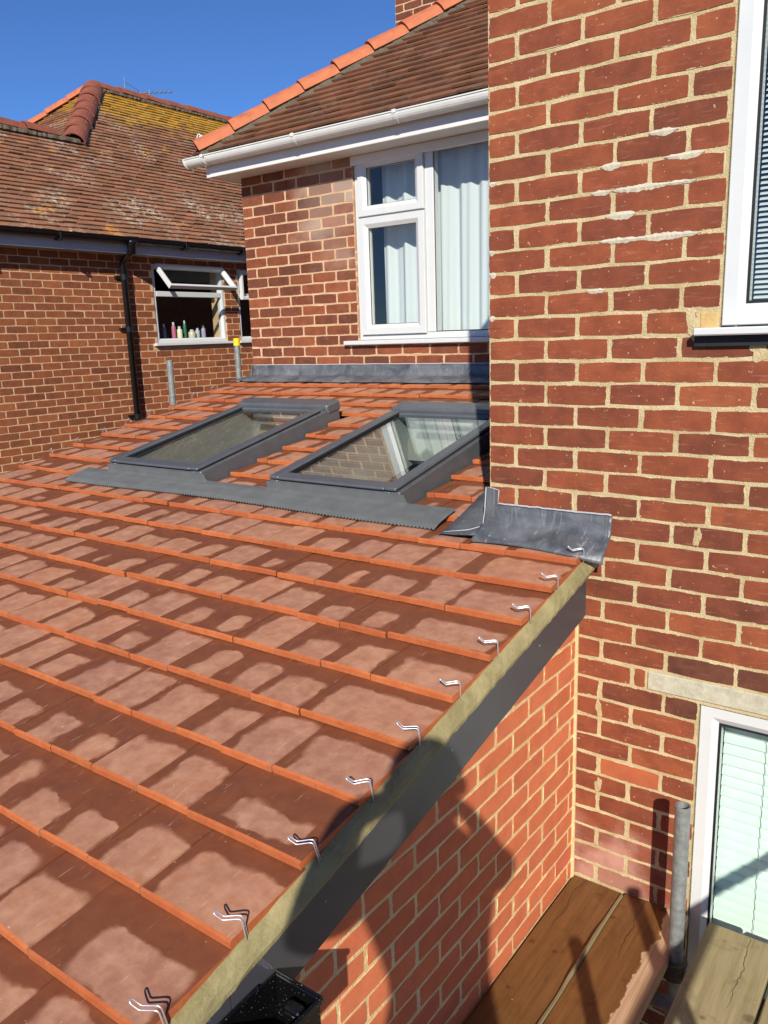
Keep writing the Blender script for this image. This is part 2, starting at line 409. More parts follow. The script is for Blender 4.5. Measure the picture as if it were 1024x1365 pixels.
# ================================================================ bricks
_bc = {}
def brick_mesh(L, H, mat, key, D=.05):
    """one brick face; local x along, front at y=0 looking to -y, z up"""
    k = (round(L, 3), key, mat.name)
    if k in _bc: return _bc[k]
    hx, hz = L/2, H/2; rnd = random.Random(str(k))
    pts = []
    for x, z in ((-1, -1), (-.2, -1), (.45, -1), (1, -1), (1, .1), (1, 1), (.3, 1), (-.4, 1), (-1, 1), (-1, -.1)):
        c = .003 if abs(x) == 1 and abs(z) == 1 else 0
        pts.append((x*(hx+.001-c-rnd.uniform(0, .0016)), z*(hz-c-rnd.uniform(0, .0016))))
    n = len(pts)
    vs = [(x-(.0014 if x > 0 else -.0014), 0, z-(.0014 if z > 0 else -.0014)) for x, z in pts] + [(x, .0022, z) for x, z in pts] + [(x, D, z) for x, z in pts]
    fs = [tuple(range(n))]
    for r in range(2):
        for i in range(n): fs.append((r*n+i, (r+1)*n+i, (r+1)*n+(i+1) % n, r*n+(i+1) % n))
    me = mesh('brick', vs, fs, mat)
    _bc[k] = me; return me

def brick_runs(u0, u1, z_bot, z_top, opens):
    """free intervals in a course after removing openings"""
    iv = [(u0, u1)]
    zc = (z_bot+z_top)/2
    for a, b, c, d in opens:
        if c < zc < d:
            out = []
            for s, e in iv:
                if b <= s or a >= e: out.append((s, e))
                else:
                    if a > s: out.append((s, a))
                    if b < e: out.append((b, e))
            iv = out
    return iv

def lay(parent, stuff_parent, mat, to_world, rotz, u0, u1, ztop, nrows, opens, first_h, off0=0.0, course=.075, bl=.225, jit=1.0, limit=10**6, sel=None, single=True, special=None, drop=None, proud=.0016):
    """lays bricks; single ones become objects, unseen ones join one mesh"""
    rest = MB(); cand = []
    scl = bl/.225
    for k in range(nrows):
        zt = ztop-course*k; zb = zt-course; zc = (zt+zb)/2
        H = course-.0062
        isH = (k % 2 == 0) == first_h
        x = u0+off0-(4*bl if off0 else 0)
        edges = []
        if isH: edges.append((x, x+.1025*scl)); x += .1125*scl
        while x < u1:
            edges.append((x, x+.215*scl)); x += bl
        for (a, b) in edges:
            for (s, e) in brick_runs(u0, u1, zb, zt, opens):
                aa, bb = max(a, s), min(b, e)
                if bb-aa < .03: continue
                cc = (k, (aa+bb)/2, zc, bb-aa, H)
                if not (drop and drop(cc)): cand.append(cc)
    inv = []
    for c in cand:
        P = to_world(c[1], c[2]); px, py, pz = pix(P)
        vis = pz > 0 and -30 < px < 1054 and -30 < py < 1395
        if sel and not sel(c): vis = False
        inv.append((vis and single, pz, c))
    inv.sort(key=lambda t: (not t[0], t[1]))
    cnt = 0
    for vis, pz, c in inv:
        k, u, z, L, H = c
        L = round(L, 3)
        P = Vector(to_world(u+random.gauss(0, .0012)*jit, z+random.gauss(0, .0010)*jit))
        rot = Euler((random.gauss(0, .0025), random.gauss(0, .004)*jit, rotz+random.gauss(0, .002)))
        nrm = Vector((math.sin(rotz), -math.cos(rotz), 0))
        P += nrm*(proud+max(-.0007, min(.0014, random.gauss(0, .0006))))
        mm = special(c) if special else None
        me = brick_mesh(L, H, mm or mat, random.randrange(5))
        if vis and cnt < limit:
            o = link('brick', me, parent, P, rot); o['brick_length'] = L; cnt += 1
        else:
            T = Matrix.Translation(P) @ rot.to_matrix().to_4x4()
            rest.add([T @ v.co for v in me.vertices], [tuple(p.vertices) for p in me.polygons])
    if rest.v:
        o = rest.build('bricks', mat, stuff_parent, fix=False, kind='stuff'); o['brick_length'] = 50.0
    return cnt

def slab(name, mat, parent, axis, plane, thick, u0, u1, z0, z1, opens):
    """mortar backing wall with openings. axis 'Y': wall face at y=plane facing -y; 'X': face at x=plane facing +x"""
    us = sorted(set([u0, u1]+[v for o in opens for v in o[:2] if u0 < v < u1]))
    zs = sorted(set([z0, z1]+[v for o in opens for v in o[2:] if z0 < v < z1]))
    m = MB()
    for i in range(len(us)-1):
        j = 0
        while j < len(zs)-1:
            uc = (us[i]+us[i+1])/2
            def hole(jj): zc = (zs[jj]+zs[jj+1])/2; return any(o[0] < uc < o[1] and o[2] < zc < o[3] for o in opens)
            if hole(j): j += 1; continue
            j2 = j
            while j2+1 < len(zs)-1 and not hole(j2+1): j2 += 1
            if axis == 'Y': m.box(us[i], us[i+1], plane, plane+thick, zs[j], zs[j2+1])
            else: m.box(plane-thick, plane, us[i], us[i+1], zs[j], zs[j2+1])
            j = j2+1
    return m.build(name, mat, parent, fix=False)

# ================================================================ MAIN HOUSE
YA = 2.08                       # rear wall with the white window
house = thing('brick_house', 'red brick house with white gutter, brown tiled hipped roof and white framed windows', 'house')
opB = [(.785, 1.62, -.955, .26), (.785, 1.62, -4.6, -2.183)]
wallB = slab('wall', M['mortar_old'], house, 'Y', 0.0, .22, 0.0, 2.6, GZ, .50, opB)
lint = (.605, 1.75, -2.1745, -2.1005)
patch = (.70, .785, -.9745, -.90)
def spB(c):
    k = c[0]-6
    if k == 29 and c[1] > .67: return M['brick_dark']
    if k == 33 and .46 < c[1] < .66: return M['brick_orange']
    if k in (27, 13) and c[1] > .62: return M['brick_dark'] if k == 27 else None
lay(wallB, wallB, M['brick_old'], lambda u, z: (u, 0, z), 0, 0.0, 2.6, .45, 68, opB+[lint, (.718, .785, -.9745, -.9005), (.70, 1.7, -.995, -.956)], True, special=spB)
# side of the rear wing, facing the neighbour
ws = MB(); ws.box(.0, .2, .22, YA, GZ, .5); wallS = ws.build('wall', M['mortar_old'], house, fix=False)
lay(wallS, wallS, M['brick_old'], lambda u, z: (0, YA-u, z), -math.pi/2, 0.0, YA, .45, 32, [], False, single=False)
m = MB(); m.bbox(.612, 1.75, -.006, .1, -2.171, -2.104, .004); m.build('lintel', M['concrete'], house)
m = MB(); m.bbox(.726, .782, -.0022, .05, -.960, -.908, .004); m.build('mortar_patch', M['patch_yellow'], house)
for (x0, x1, z0, z1) in ((.688, .724, -.990, -.895), (.872, .930, -1.052, -.985), (.742, .764, -1.645, -1.578), (.43, .452, -2.325, -2.255), (.434, .458, -2.625, -2.562)):
    m = MB(); n = 22; w1, w2 = random.random()*6, random.random()*6
    ring = []
    for i in range(n):
        a = 6.2832*i/n; q = 1+.22*math.sin(2*a+w1)+.16*math.sin(5*a+w2)+random.uniform(-.07, .07)
        ring.append(((x0+x1)/2+(x1-x0)/2*math.cos(a)*q, (z0+z1)/2+(z1-z0)/2*math.sin(a)*q))
    vs = [((x0+x1)/2, -.0036, (z0+z1)/2)]+[(x, -.0026, z) for x, z in ring]+[(x, .003, z) for x, z in ring]
    m.add(vs, [(0, 1+i, 1+(i+1) % n) for i in range(n)]+[(1+i, 1+n+i, 1+n+(i+1) % n, 1+(i+1) % n) for i in range(n)])
    m.build('mortar_patch', M['mortar_old'], wallB)
# smeared mortar along some bed joints of the rear wing
def smear(x0, x1, z, w, mat):
    m = MB(); n = max(8, int((x1-x0)/.007)); top = []; bot = []; mid = []; ta, ba = .5, .6
    for i in range(n+1):
        x = x0+(x1-x0)*i/n; e = math.sin(math.pi*i/n)**.6; ta += (random.uniform(.1, .9)-ta)*.35; ba += (random.uniform(.2, 1.1)-ba)*.35
        top.append((x, -.0022, z+w*e*ta)); bot.append((x, -.0022, z-w*e*ba)); mid.append((x, -.0042-random.uniform(0, .0012)*e, z))
    vs = top+mid+bot; fs = []
    for i in range(n):
        fs += [(i, n+1+i, n+2+i, i+1), (n+1+i, 2*n+2+i, 2*n+3+i, n+2+i)]
    m.add(vs, fs); m.build('mortar_smear', mat, wallB, fix=False)
for (x0, x1, k, w) in ((.40, .47, 6, .013), (.44, .62, 7, .014), (.60, .72, 6, .012), (.37, .44, 7, .011), (.42, .52, 8, .015), (.50, .72, 9, .013), (.40, .55, 9, .012), (.36, .43, 11, .011), (.60, .70, 7, .010), (.55, .64, 5, .012), (.0, .03, 6, .012), (.0, .025, 9, .012), (.0, .03, 10, .014), (.0, .025, 12, .013)):
    smear(x0, x1, -.075*k, w*1.35, M['patch_smear'] if 'patch_smear' in M else M.setdefault('patch_smear', simple('pale mortar smear', (200, 190, 166), .9, var=.25, scale=60, bump=120, bstr=.6)))

# ---- wall A
opA = [(-2.21, -.45, -.98, .30)]
wallA = slab('wall', M['mortar_house'], house, 'Y', YA, .22, -3.29, 0.0, GZ, .30, opA)
lay(wallA, wallA, M['brick_house'], lambda u, z: (u, YA, z), 0, -3.293, 0.0, .352, 21, opA+[(-2.33, -.4, -1.02, -.975)], True, course=.0754, bl=.2262)
m = MB(); m.box(-3.29, -3.09, YA+.22, 9, GZ, .30); m.build('wall', M['mortar_house'], house, fix=False)
# room behind the rear window
m = MB(); m.box(-3.05, -.02, YA+.23, YA+3.2, -1.9, .55)
m.f = [tuple(reversed(f)) for i, f in enumerate(m.f) if i != 2]; m.mi = m.mi[:len(m.f)]
m.build('room_lining', M['room'], house, fix=False)

def upvc_frame(m, x0, x1, z0, z1, w, y0, y1, sx=1):
    """four mitred members in the XZ plane, chamfered towards the glass"""
    o = [(x0, z0), (x1, z0), (x1, z1), (x0, z1)]; i = [(x0+w, z0+w), (x1-w, z0+w), (x1-w, z1-w), (x0+w, z1-w)]
    mi = [(x0+w*.62, z0+w*.62), (x1-w*.62, z0+w*.62), (x1-w*.62, z1-w*.62), (x0+w*.62, z1-w*.62)]
    vs = [(x, y0+.003, z) for x, z in o]+[(x+(.003 if k in (0, 3) else -.003), y0, z+(.003 if k < 2 else -.003)) for k, (x, z) in enumerate(o)]+[(x, y0, z) for x, z in mi]+[(x, y0+.016, z) for x, z in i]+[(x, y1, z) for x, z in i]+[(x, y1, z) for x, z in o]
    fs = []
    for r in range(5):
        for k in range(4): fs.append((r*4+k, r*4+(k+1) % 4, (r+1)*4+(k+1) % 4, (r+1)*4+k))
    for k in range(4): fs.append((20+k, 20+(k+1) % 4, (k+1) % 4, k))
    m.add(vs, fs)
def gasket(m, x0, x1, z0, z1, y, w=.004):
    m.box(x0, x1, y, y+.004, z0, z0+w); m.box(x0, x1, y, y+.004, z1-w, z1)
    m.box(x0, x0+w, y, y+.004, z0+w, z1-w); m.box(x1-w, x1, y, y+.004, z0+w, z1-w)

def pane(m, x0, x1, z0, z1, y): m.box(x0, x1, y, y+.004, z0, z1)

# rear window of wall A
wy = YA+.012
win = link('window', None, house, (0, 0, 0))
f = MB(); upvc_frame(f, -2.203, -.46, -.972, .29, .045, wy, wy+.07)
f.bbox(-1.625, -1.56, wy+.002, wy+.068, -.93, .25, .004)
f.box(-2.16, -1.62, wy+.006, wy+.068, -.150, -.112)
f.build('frame', M['upvc'], win)
f = MB(); upvc_frame(f, -2.166, -1.626, -.136, .246, .068, wy-.020, wy+.04); f.build('sash', M['upvc'], win)
f = MB(); upvc_frame(f, -2.166, -1.626, -.936, -.146, .070, wy-.020, wy+.04); f.build('sash', M['upvc'], win)
f = MB(); gasket(f, -2.100, -1.692, -.070, .180, wy+.002, .005); gasket(f, -2.098, -1.694, -.868, -.214, wy+.002, .005); gasket(f, -1.562, -.5, -.93, .25, wy+.012, .006); f.build('seal', M['rubber'], win)
for (a, b, c, d) in ((-2.1, -1.69, -.07, .18), (-2.1, -1.69, -.87, -.212), (-1.562, -.50, -.93, .25)):
    f = MB(); pane(f, a, b, c, d, wy+.02); f.build('pane', M['glass'], win, fix=False)
f = MB(); f.bbox(-2.318, -.40, YA-.045, YA+.08, -1.004, -.974, .004); f.build('sill', M['upvc'], win)
# curtain
ct = NT('white curtain'); cp = ct.objvec(); cn = ct.noise(cp, 300, 2)
d1 = ct.n('BsdfDiffuse', {0: lin((206, 210, 208))}); d2 = ct.n('BsdfTranslucent', {0: lin((225, 228, 228))})
mxs = ct.n('MixShader', {0: .15}); ct.t.links.new(d1.outputs[0], mxs.inputs[1]); ct.t.links.new(d2.outputs[0], mxs.inputs[2]); ct.t.links.new(mxs.outputs[0], ct.out.inputs[0])
M['curtain'] = ct.m
def curtain(x0, x1, z0, z1, y, amp, label, seedv):
    rr = random.Random(seedv); n = int((x1-x0)/.008); nz = 10
    ph = [rr.uniform(0, 6) for _ in range(4)]
    def off(x, t):
        return amp*(math.sin(x*38+ph[0]+.25*math.sin(x*9+ph[1]))*(.75+.35*math.sin(x*7+ph[2])) + .35*math.sin(x*83+ph[3]+t))*(.8+.25*t)
    vs = [(x0+(x1-x0)*i/n, y+off(x0+(x1-x0)*i/n, j/nz), z1+(z0-z1)*j/nz) for j in range(nz+1) for i in range(n+1)]
    fs = [(j*(n+1)+i, j*(n+1)+i+1, (j+1)*(n+1)+i+1, (j+1)*(n+1)+i) for j in range(nz) for i in range(n)]
    o = link('curtain', mesh('curtain', vs, fs, M['curtain'], smooth=True))
    return tag(o, label, 'curtain')
curtain(-2.085, -1.60, -.955, .27, YA+.185, .022, 'white curtain behind the narrow opening sashes of the rear window', 3)
curtain(-1.585, -.55, -.955, .27, YA+.17, .026, 'pleated white curtain behind the wide fixed pane of the rear window', 8)

# ---- windows of the rear wing (wall B)
def tall_window(name, x0, x1, z0, z1, y, wdt, sill=None):
    w = link('window', None, house, (0, 0, 0))
    f = MB(); upvc_frame(f, x0, x1, z0, z1, wdt, y, y+.07); f.build('frame', M['upvc'], w)
    f = MB(); gasket(f, x0+wdt-.003, x1-wdt+.003, z0+wdt-.003, z1-wdt+.003, y+.013, .008); f.build('seal', M['rubber'], w)
    f = MB(); pane(f, x0+wdt-.003, x1-wdt+.003, z0+wdt-.003, z1-wdt+.003, y+.022); f.build('pane', M['glass'], w, fix=False)
    if sill:
        f = MB(); f.bbox(sill[0], sill[1], -.055, .06, sill[2], sill[3], .004); f.build('sill', M['upvc'], w)
        f = MB(); f.box(sill[0]-.004, sill[1], -.018, .02, sill[2]-.032, sill[2]-.001); f.build('sill_packer', M['rubber'], w)  # thin black strip directly below the sill
    return w
tall_window('w', .788, 1.60, -.951, .25, .008, .066, (.722, 1.72, -.978, -.955))
tall_window('w', .788, 1.60, -4.55, -2.187, .012, .062)
for (z0, z1) in ((-1.4, .5), (-4.65, -1.9)):
    m = MB(); m.box(.70, 1.9, .225, 1.6, z0, z1)
    m.f = [tuple(reversed(fc)) for i, fc in enumerate(m.f) if i != 2]; m.mi = m.mi[:len(m.f)]
    m.build('room_lining', M['room_dark'], house, fix=False)
def blind(x0, x1, z0, z1, y, pitch, tilt, mat, label, sw=1.0):
    b = thing('venetian_blind', label, 'blind', (x0, y, z1))
    prof = [(sw*a_, sw*b_) for a_, b_ in ((-.0125, -.0006), (-.006, .0014), (0, .0021), (.006, .0014), (.0125, -.0006))]
    vs = []; L = x1-x0; ca, sa = math.cos(tilt), math.sin(tilt)
    for xx in (0, L):
        for (a, c) in prof: vs.append((xx, a*ca-c*sa, a*sa+c*ca))
    fs = [(i, i+1, 6+i, 5+i) for i in range(4)]
    me = mesh('slat', vs, fs, mat, smooth=True)
    n = int((z1-z0)/pitch)
    for i in range(n): link('slat', me, b, (0, random.gauss(0, .0006), -pitch*(i+.5)), (random.gauss(0, .02), random.gauss(0, .0006), 0))
    for xx in (.14, L-.16):
        m = MB(); m.tube([(xx, -.014, 0), (xx, -.014, -(z1-z0))], .0012, 6); m.build('cord', mat, b)
    m = MB(); m.bbox(0, L, -.013, .013, .02, .04, .002); m.build('head_rail', mat, b)
    return b
M['slat_pale'] = simple('pale green slat', (206, 224, 212), .5, var=.03)
M['slat_grey'] = simple('grey slat', (190, 194, 192), .45, var=.05)
blind(.845, 1.56, -4.0, -2.235, .125, .0405, R(68), M['slat_pale'], 'pale green venetian blind closed behind the lower glazing of the brick wing', 1.9)
blind(.85, 1.56, -.90, .22, .125, .0150, R(35), M['slat_grey'], 'grey venetian blind with open slats behind the upper window of the brick wing', .72)

# ---- eaves of wall A
EY, EZ, EX = 1.80, .385, -3.50          # gutter line
m = MB(); m.bbox(-3.44, -.004, 1.868, 1.890, .262, .385, .003); m.bbox(-3.44, -3.418, 1.892, 6.0, .262, .385, .003); m.build('fascia', M['soffit'], house)
m = MB(); m.box(-3.418, -.004, 1.890, YA-.001, .266, .276); m.box(-3.418, -3.30, YA, 6.0, .266, .276); m.build('soffit', M['soffit'], house)
m = MB(); m.bbox(-2.22, -.40, YA-.012, YA+.02, .205, .265, .004); m.build('window_head_board', M['soffit'], house)
def gutter(m, a, b, r, out):
    """half round channel from a to b; out = horizontal unit vector across"""
    out = Vector(out); prof = []
    for i in range(13):
        t = math.pi*i/12; prof.append(out*(r*math.cos(t))+Vector((0, 0, -r*1.05*math.sin(t))))
    for i in range(13):
        t = math.pi*(12-i)/12; prof.append(out*((r-.004)*math.cos(t))+Vector((0, 0, -(r-.004)*1.05*math.sin(t)+.0001)))
    m.prism(prof, a, b)
    m.prism([out*(r-.006)+Vector((0, 0, -.001)), out*(r+.005)+Vector((0, 0, -.001)), out*(r+.005)+Vector((0, 0, .006)), out*(r-.006)+Vector((0, 0, .006))], a, b)
gz = .392
m = MB(); gutter(m, (-3.56, 1.812, gz), (-.006, 1.812, gz), .054, (0, -1, 0))
gut = m.build('gutter', M['gutter_white'], house)
m = MB(); m.lathe([(.0, -.004), (.058, -.004), (.060, .003), (.060, .010), (.0, .010)], 24, Matrix.Translation((-3.565, 1.812, gz-.002)) @ Matrix.Rotation(math.pi/2, 4, 'Y'))
m.v = [Vector((v.x, v.y, min(v.z, gz+.004))) for v in m.v]; m.build('stop_end', M['gutter_white'], gut)
for bx_ in (-3.36, -2.46, -1.62, -.8):
    m = MB(); pr = []
    for i in range(13):
        t = math.pi*i/12*1.0; pr.append(Vector((0, -.0585*math.cos(t), -.060*math.sin(t))))
    for i in range(13):
        t = math.pi*(12-i)/12; pr.append(Vector((0, -.0548*math.cos(t), -.0565*math.sin(t))))
    m.prism(pr, (bx_-.012, 1.812, gz), (bx_+.012, 1.812, gz)); m.bbox(bx_-.014, bx_+.014, 1.750, 1.760, gz-.01, gz+.012, .002)
    m.build('bracket', M['gutter_white'], gut)

# ---- plain tiled roof slopes
def tile_slope(parent, mat, origin, udir, vdir, inside, umin, umax, vmax, gauge=.1, tw=.165, th=.013, jit=1.0):
    """overlapping plain tiles; udir along the eave, vdir up the slope"""
    o = Vector(origin); u = Vector(udir).normalized(); v = Vector(vdir).normalized(); n = u.cross(v)
    if n.z < 0: n = -n
    m = MB(); rows = int(vmax/gauge)
    for r in range(rows):
        uu = umin-(tw/2 if r % 2 else 0); dro = random.gauss(0, .002)
        while uu < umax:
            a, b = uu+.0015, uu+tw-.0015; uu += tw
            if not inside((a+b)/2, (r+.5)*gauge): continue
            z0 = random.gauss(0, .0022)*jit; z1 = random.gauss(0, .0022)*jit; e = random.gauss(0, .003)*jit+dro
            f0, f1 = r*gauge+e, (r+1)*gauge+.02
            P = lambda x, y, z: o+u*x+v*y+n*z
            vs = [P(a, f0, th+z0+.012), P(b, f0, th+z1+.012), P(b, f1, .004), P(a, f1, .004), P(a, f0, .0+z0+.01), P(b, f0, 0+z1+.01)]
            m.add(vs, [(0, 1, 2, 3), (4, 5, 1, 0), (4, 0, 3), (1, 5, 2)])
    return m.build('plain_tiles', mat, parent, fix=False, kind='stuff')
def hip_tiles(parent, mat, a, b, r, L, bed=None, sweep=150, name='hip_tile', hi=.0):
    a = Vector(a); b = Vector(b); d = (b-a).normalized(); n = int((b-a).length/L)
    side = d.cross(Vector((0, 0, 1))).normalized(); up = side.cross(d).normalized()
    for i in range(n):
        m = MB(); k = 10
        j = random.uniform(-.006, .006)
        p0 = a+d*(i*L+.003)+up*(hi+.016+random.uniform(-.004, .004))+side*j; p1 = a+d*((i+1)*L-.003)+up*(hi+.006+random.uniform(-.004, .004))+side*j
        rs = [r*1.03, r*.97]
        vs = []
        for p, rr in ((p0, rs[0]), (p1, rs[1])):
            for q in range(k+1):
                t = R(90-sweep/2+sweep*q/k); vs.append(p+side*(rr*math.cos(t))+up*(rr*math.sin(t)-r*.55))
            for q in range(k+1):
                t = R(90-sweep/2+sweep*q/k); vs.append(p+side*((rr-.016)*math.cos(t))+up*((rr-.016)*math.sin(t)-r*.55))
        K = k+1; fs = []
        for q in range(k):
            fs += [(q, q+1, 2*K+q+1, 2*K+q), (K+q, 3*K+q, 3*K+q+1, K+q+1), (q, K+q, K+q+1, q+1), (2*K+q, 2*K+q+1, 3*K+q+1, 3*K+q)]
        fs += [(0, 2*K, 3*K, K), (k, K+k, 3*K+k, 2*K+k)]
        m.add(vs, fs); m.build(name, mat, parent, smooth=False)
    if bed:
        m = MB(); N = int((b-a).length/.03)
        for sgn in (-1, 1):
            vs = []
            for i in range(N+1):
                p = a+d*(i*.03)
                w0 = r*.80; w1 = r*.98+random.gauss(0, .008)
                for (ww, uu) in ((w0, hi-r*.2), (w1, hi-r*.36+random.gauss(0, .004)), (w1+.006, -r*.62)): vs.append(p+side*(sgn*ww)+up*uu)
            m.add(vs, [(i*3+q, i*3+q+1, (i+1)*3+q+1, (i+1)*3+q) for i in range(N) for q in range(2)])
        m.build('bedding_mortar', bed, parent, kind='stuff')

tp = math.tan(R(36.5)); RZ0 = .408
roof = link('roof', None, house, (0, 0, 0))
cs, sn = math.cos(R(36.5)), math.sin(R(36.5))
# slope above wall A: u = +x from the corner, v up; left hip at 45 degrees in plan
tile_slope(roof, M['tile_main'], (EX, EY, RZ0), (1, 0, 0), (0, cs, sn), lambda u, v: u > v*cs-.05 and u < 4.6, 0, 4.6, 4.6)
tile_slope(roof, M['tile_main'], (EX, EY, RZ0), (0, 1, 0), (cs, 0, sn), lambda u, v: u > v*cs-.05 and u < 8, 0, 8, 4.6)
m = MB()
hh = 3.6
m.add([(EX+.03, EY+.03, RZ0-.005), (1.1, EY+.03, RZ0-.005), (1.1, EY+hh, RZ0-.005+(hh-.03)*tp), (EX+hh, EY+hh, RZ0-.005+(hh-.03)*tp)], [(0, 1, 2, 3)])
m.add([(EX+.03, EY+.03, RZ0-.005), (EX+hh, EY+hh, RZ0-.005+(hh-.03)*tp), (EX+hh, 9.8, RZ0-.005+(hh-.03)*tp), (EX+.03, 9.8, RZ0-.005)], [(0, 1, 2, 3)])
m.build('underlay', M['bedding'], roof, fix=False)
hip_tiles(roof, M['ridge_orange'], (EX+.03, EY+.03, RZ0+.03*tp+.02), (EX+3.5, EY+3.5, RZ0+3.5*tp+.02), .140, .30, M['bedding'], hi=-.002)
# scrolled hip iron at the foot of the hip
m = MB(); pts = []
for i in range(26):
    a = i/25*R(430); rr = .012+.020*i/25
    pts.append(Vector((EX+.05-rr*math.cos(a)*.7, EY+.05-rr*math.cos(a)*.7, RZ0+.135+rr*math.sin(a))))
e0 = pts[-1]
pts += [e0+Vector((.012, .012, -.03)), e0+Vector((.04, .04, -.085))]
m.tube(pts, .0045, 6); m.build('hip_iron', M['upvc'], roof, smooth=True)
# chimney behind the hip
m = MB(); chx, chy = -3.83, 5.0
m.box(chx, chx+.9, chy, chy+.6, 1.2, 3.6); ch = m.build('chimney', M['mortar_house'], roof, fix=False)
for k in range(30):
    zt = 3.58-.075*k
    for i in range(4):
        a = chx+(0 if k % 2 else -.1125)+.225*i; b = a+.215; a = max(a, chx+.002); b = min(b, chx+.898)
        if b-a < .05: continue
        o = link('brick', brick_mesh(round(b-a, 3), .065, M['brick_house'], 0), ch, ((a+b)/2, chy-.004, zt-.0375)); o['brick_length'] = round(b-a, 3)
        if k > 22: break
m = MB(); m.bbox(chx-.03, chx+.93, chy-.03, chy+.63, 2.62, 2.70, .005); m.bbox(chx-.045, chx+.945, chy-.045, chy+.645, 2.702, 2.78, .005); m.build('chimney_band', M['brick_house'], roof)

# ================================================================ EXTENSION
SL = .2135; ZP = -1.676                   # tile plane: z = ZP + SL*y
def zr(y): return ZP+SL*y
PT = math.atan(SL)
XL, XR = -3.40, .401                      # tile field
GA, TW, TT = .2018, .1844, .021
Y0 = -1.7464                              # front edge of a reference course (even bond)
ext = thing('house_extension', 'single storey brick extension with wet orange clay tile roof and two roof windows', 'extension')
# walls
WX = .348
wallN = slab('wall', M['mortar_new'], ext, 'X', WX, .25, -2.35, -.003, GZ, -1.9, [])
wallN.data.transform(Matrix.Identity(4))
for v in wallN.data.vertices:
    if v.co.z > -2.0: v.co.z = zr(v.co.y)-.085
lay(wallN, wallN, M['brick_new'], lambda u, z: (WX, u, z), math.pi/2, -2.35, -.006, -1.965, 34, [], True, off0=.06, drop=lambda c: c[2]+.035 > zr(c[1]-c[3]/2)-.085)
m = MB(); m.box(WX-.02, WX+.012, -.010, -.001, GZ, -1.80); m.build('corner_mortar', M['mortar_new'], ext)
for (a, b, c, d) in ((XL+.05, XL+.25, -2.35, 2.05), ):
    m = MB(); m.add([(x, y, z) for x in (a, b) for (y, z) in ((c, GZ), (d, GZ), (d, zr(d)-.08), (c, zr(c)-.08))], [(0, 1, 2, 3), (7, 6, 5, 4), (0, 4, 5, 1), (1, 5, 6, 2), (2, 6, 7, 3), (3, 7, 4, 0)]); m.build('wall', M['mortar_new'], ext)
m = MB(); m.box(XL+.25, WX-.25, -2.35, -2.1, GZ, zr(-2.35)-.1); m.build('wall', M['mortar_new'], ext)
m = MB(); m.box(XL+.25, WX-.25, -2.1, 2.05, -4.55, -4.5); m.build('floor', M['floor_in'], ext)
# roof windows: bottom y, top y, x range
SK = [(-2.47, -1.709), (-1.232, -.477)]
SY0, SY1 = .10, 1.222
# ceiling with openings
us = [XL+.25, SK[0][0]+.06, SK[0][1]-.06, SK[1][0]+.06, SK[1][1]-.06, WX-.25]
m = MB()
def ceil_piece(x0, x1, y0, y1):
    m.add([(x, y, zr(y)-dz) for x in (x0, x1) for y in (y0, y1) for dz in (.22, .10)], [(0, 1, 3, 2), (4, 6, 7, 5), (0, 2, 6, 4), (1, 5, 7, 3), (0, 4, 5, 1), (2, 3, 7, 6)])
for i in range(5):
    if i in (1, 3):
        ceil_piece(us[i], us[i+1], -2.1, SY0+.06); ceil_piece(us[i], us[i+1], SY1-.06, 2.05)
    elif i == 4:
        ceil_piece(us[i], -.01, -2.1, 2.05); ceil_piece(-.01, us[5], -2.1, -.02)
    else: ceil_piece(us[i], us[i+1], -2.1, 2.05)
m.build('ceiling', M['room'], ext)

# tiles
froof = link('roof', None, ext, (0, 0, 0))
_tc = {}
def tile_mesh(w, length):
    k = (round(w, 3), round(length, 3))
    if k in _tc: return _tc[k]
    hw = w/2; ny = 4; nx = 4; vs = []; th = TT
    def surf(x, y):
        q = x/hw
        return -.0022*q*q*1.0 - (.0035 if y < .001 else 0)      # slight camber, eased nose
    ys = [0, .006, length*.5, length]
    xs = [-hw+w*i/nx for i in range(nx+1)]
    for y in ys:
        for x in xs: vs.append((x, y, surf(x, y)))
    fs = []; mi = []
    for j in range(3):
        for i in range(nx): fs.append((j*(nx+1)+i, j*(nx+1)+i+1, (j+1)*(nx+1)+i+1, (j+1)*(nx+1)+i)); mi.append(1 if j == 0 else 0)
    b = len(vs)
    for x in xs: vs.append((x, .0005, -th))
    for i in range(nx): fs.append((b+i, b+i+1, i+1, i)); mi.append(1)
    c = len(vs); vs += [(-hw, length, -th), (hw, length, -th)]
    fs.append((b, 0, nx+1, 2*(nx+1), 3*(nx+1), c)); mi.append(0)
    fs.append((b+nx, c+1, 3*(nx+1)+nx, 2*(nx+1)+nx, nx+1+nx, nx)); mi.append(0 if w < .25 else 1)
    me = mesh('tile', vs, fs, [M['tile_face'], M['tile_edge']], mi)
    _tc[k] = me; return me
tiles = []
tpitch = PT-math.asin((TT+.0015)/(GA/math.cos(PT)))
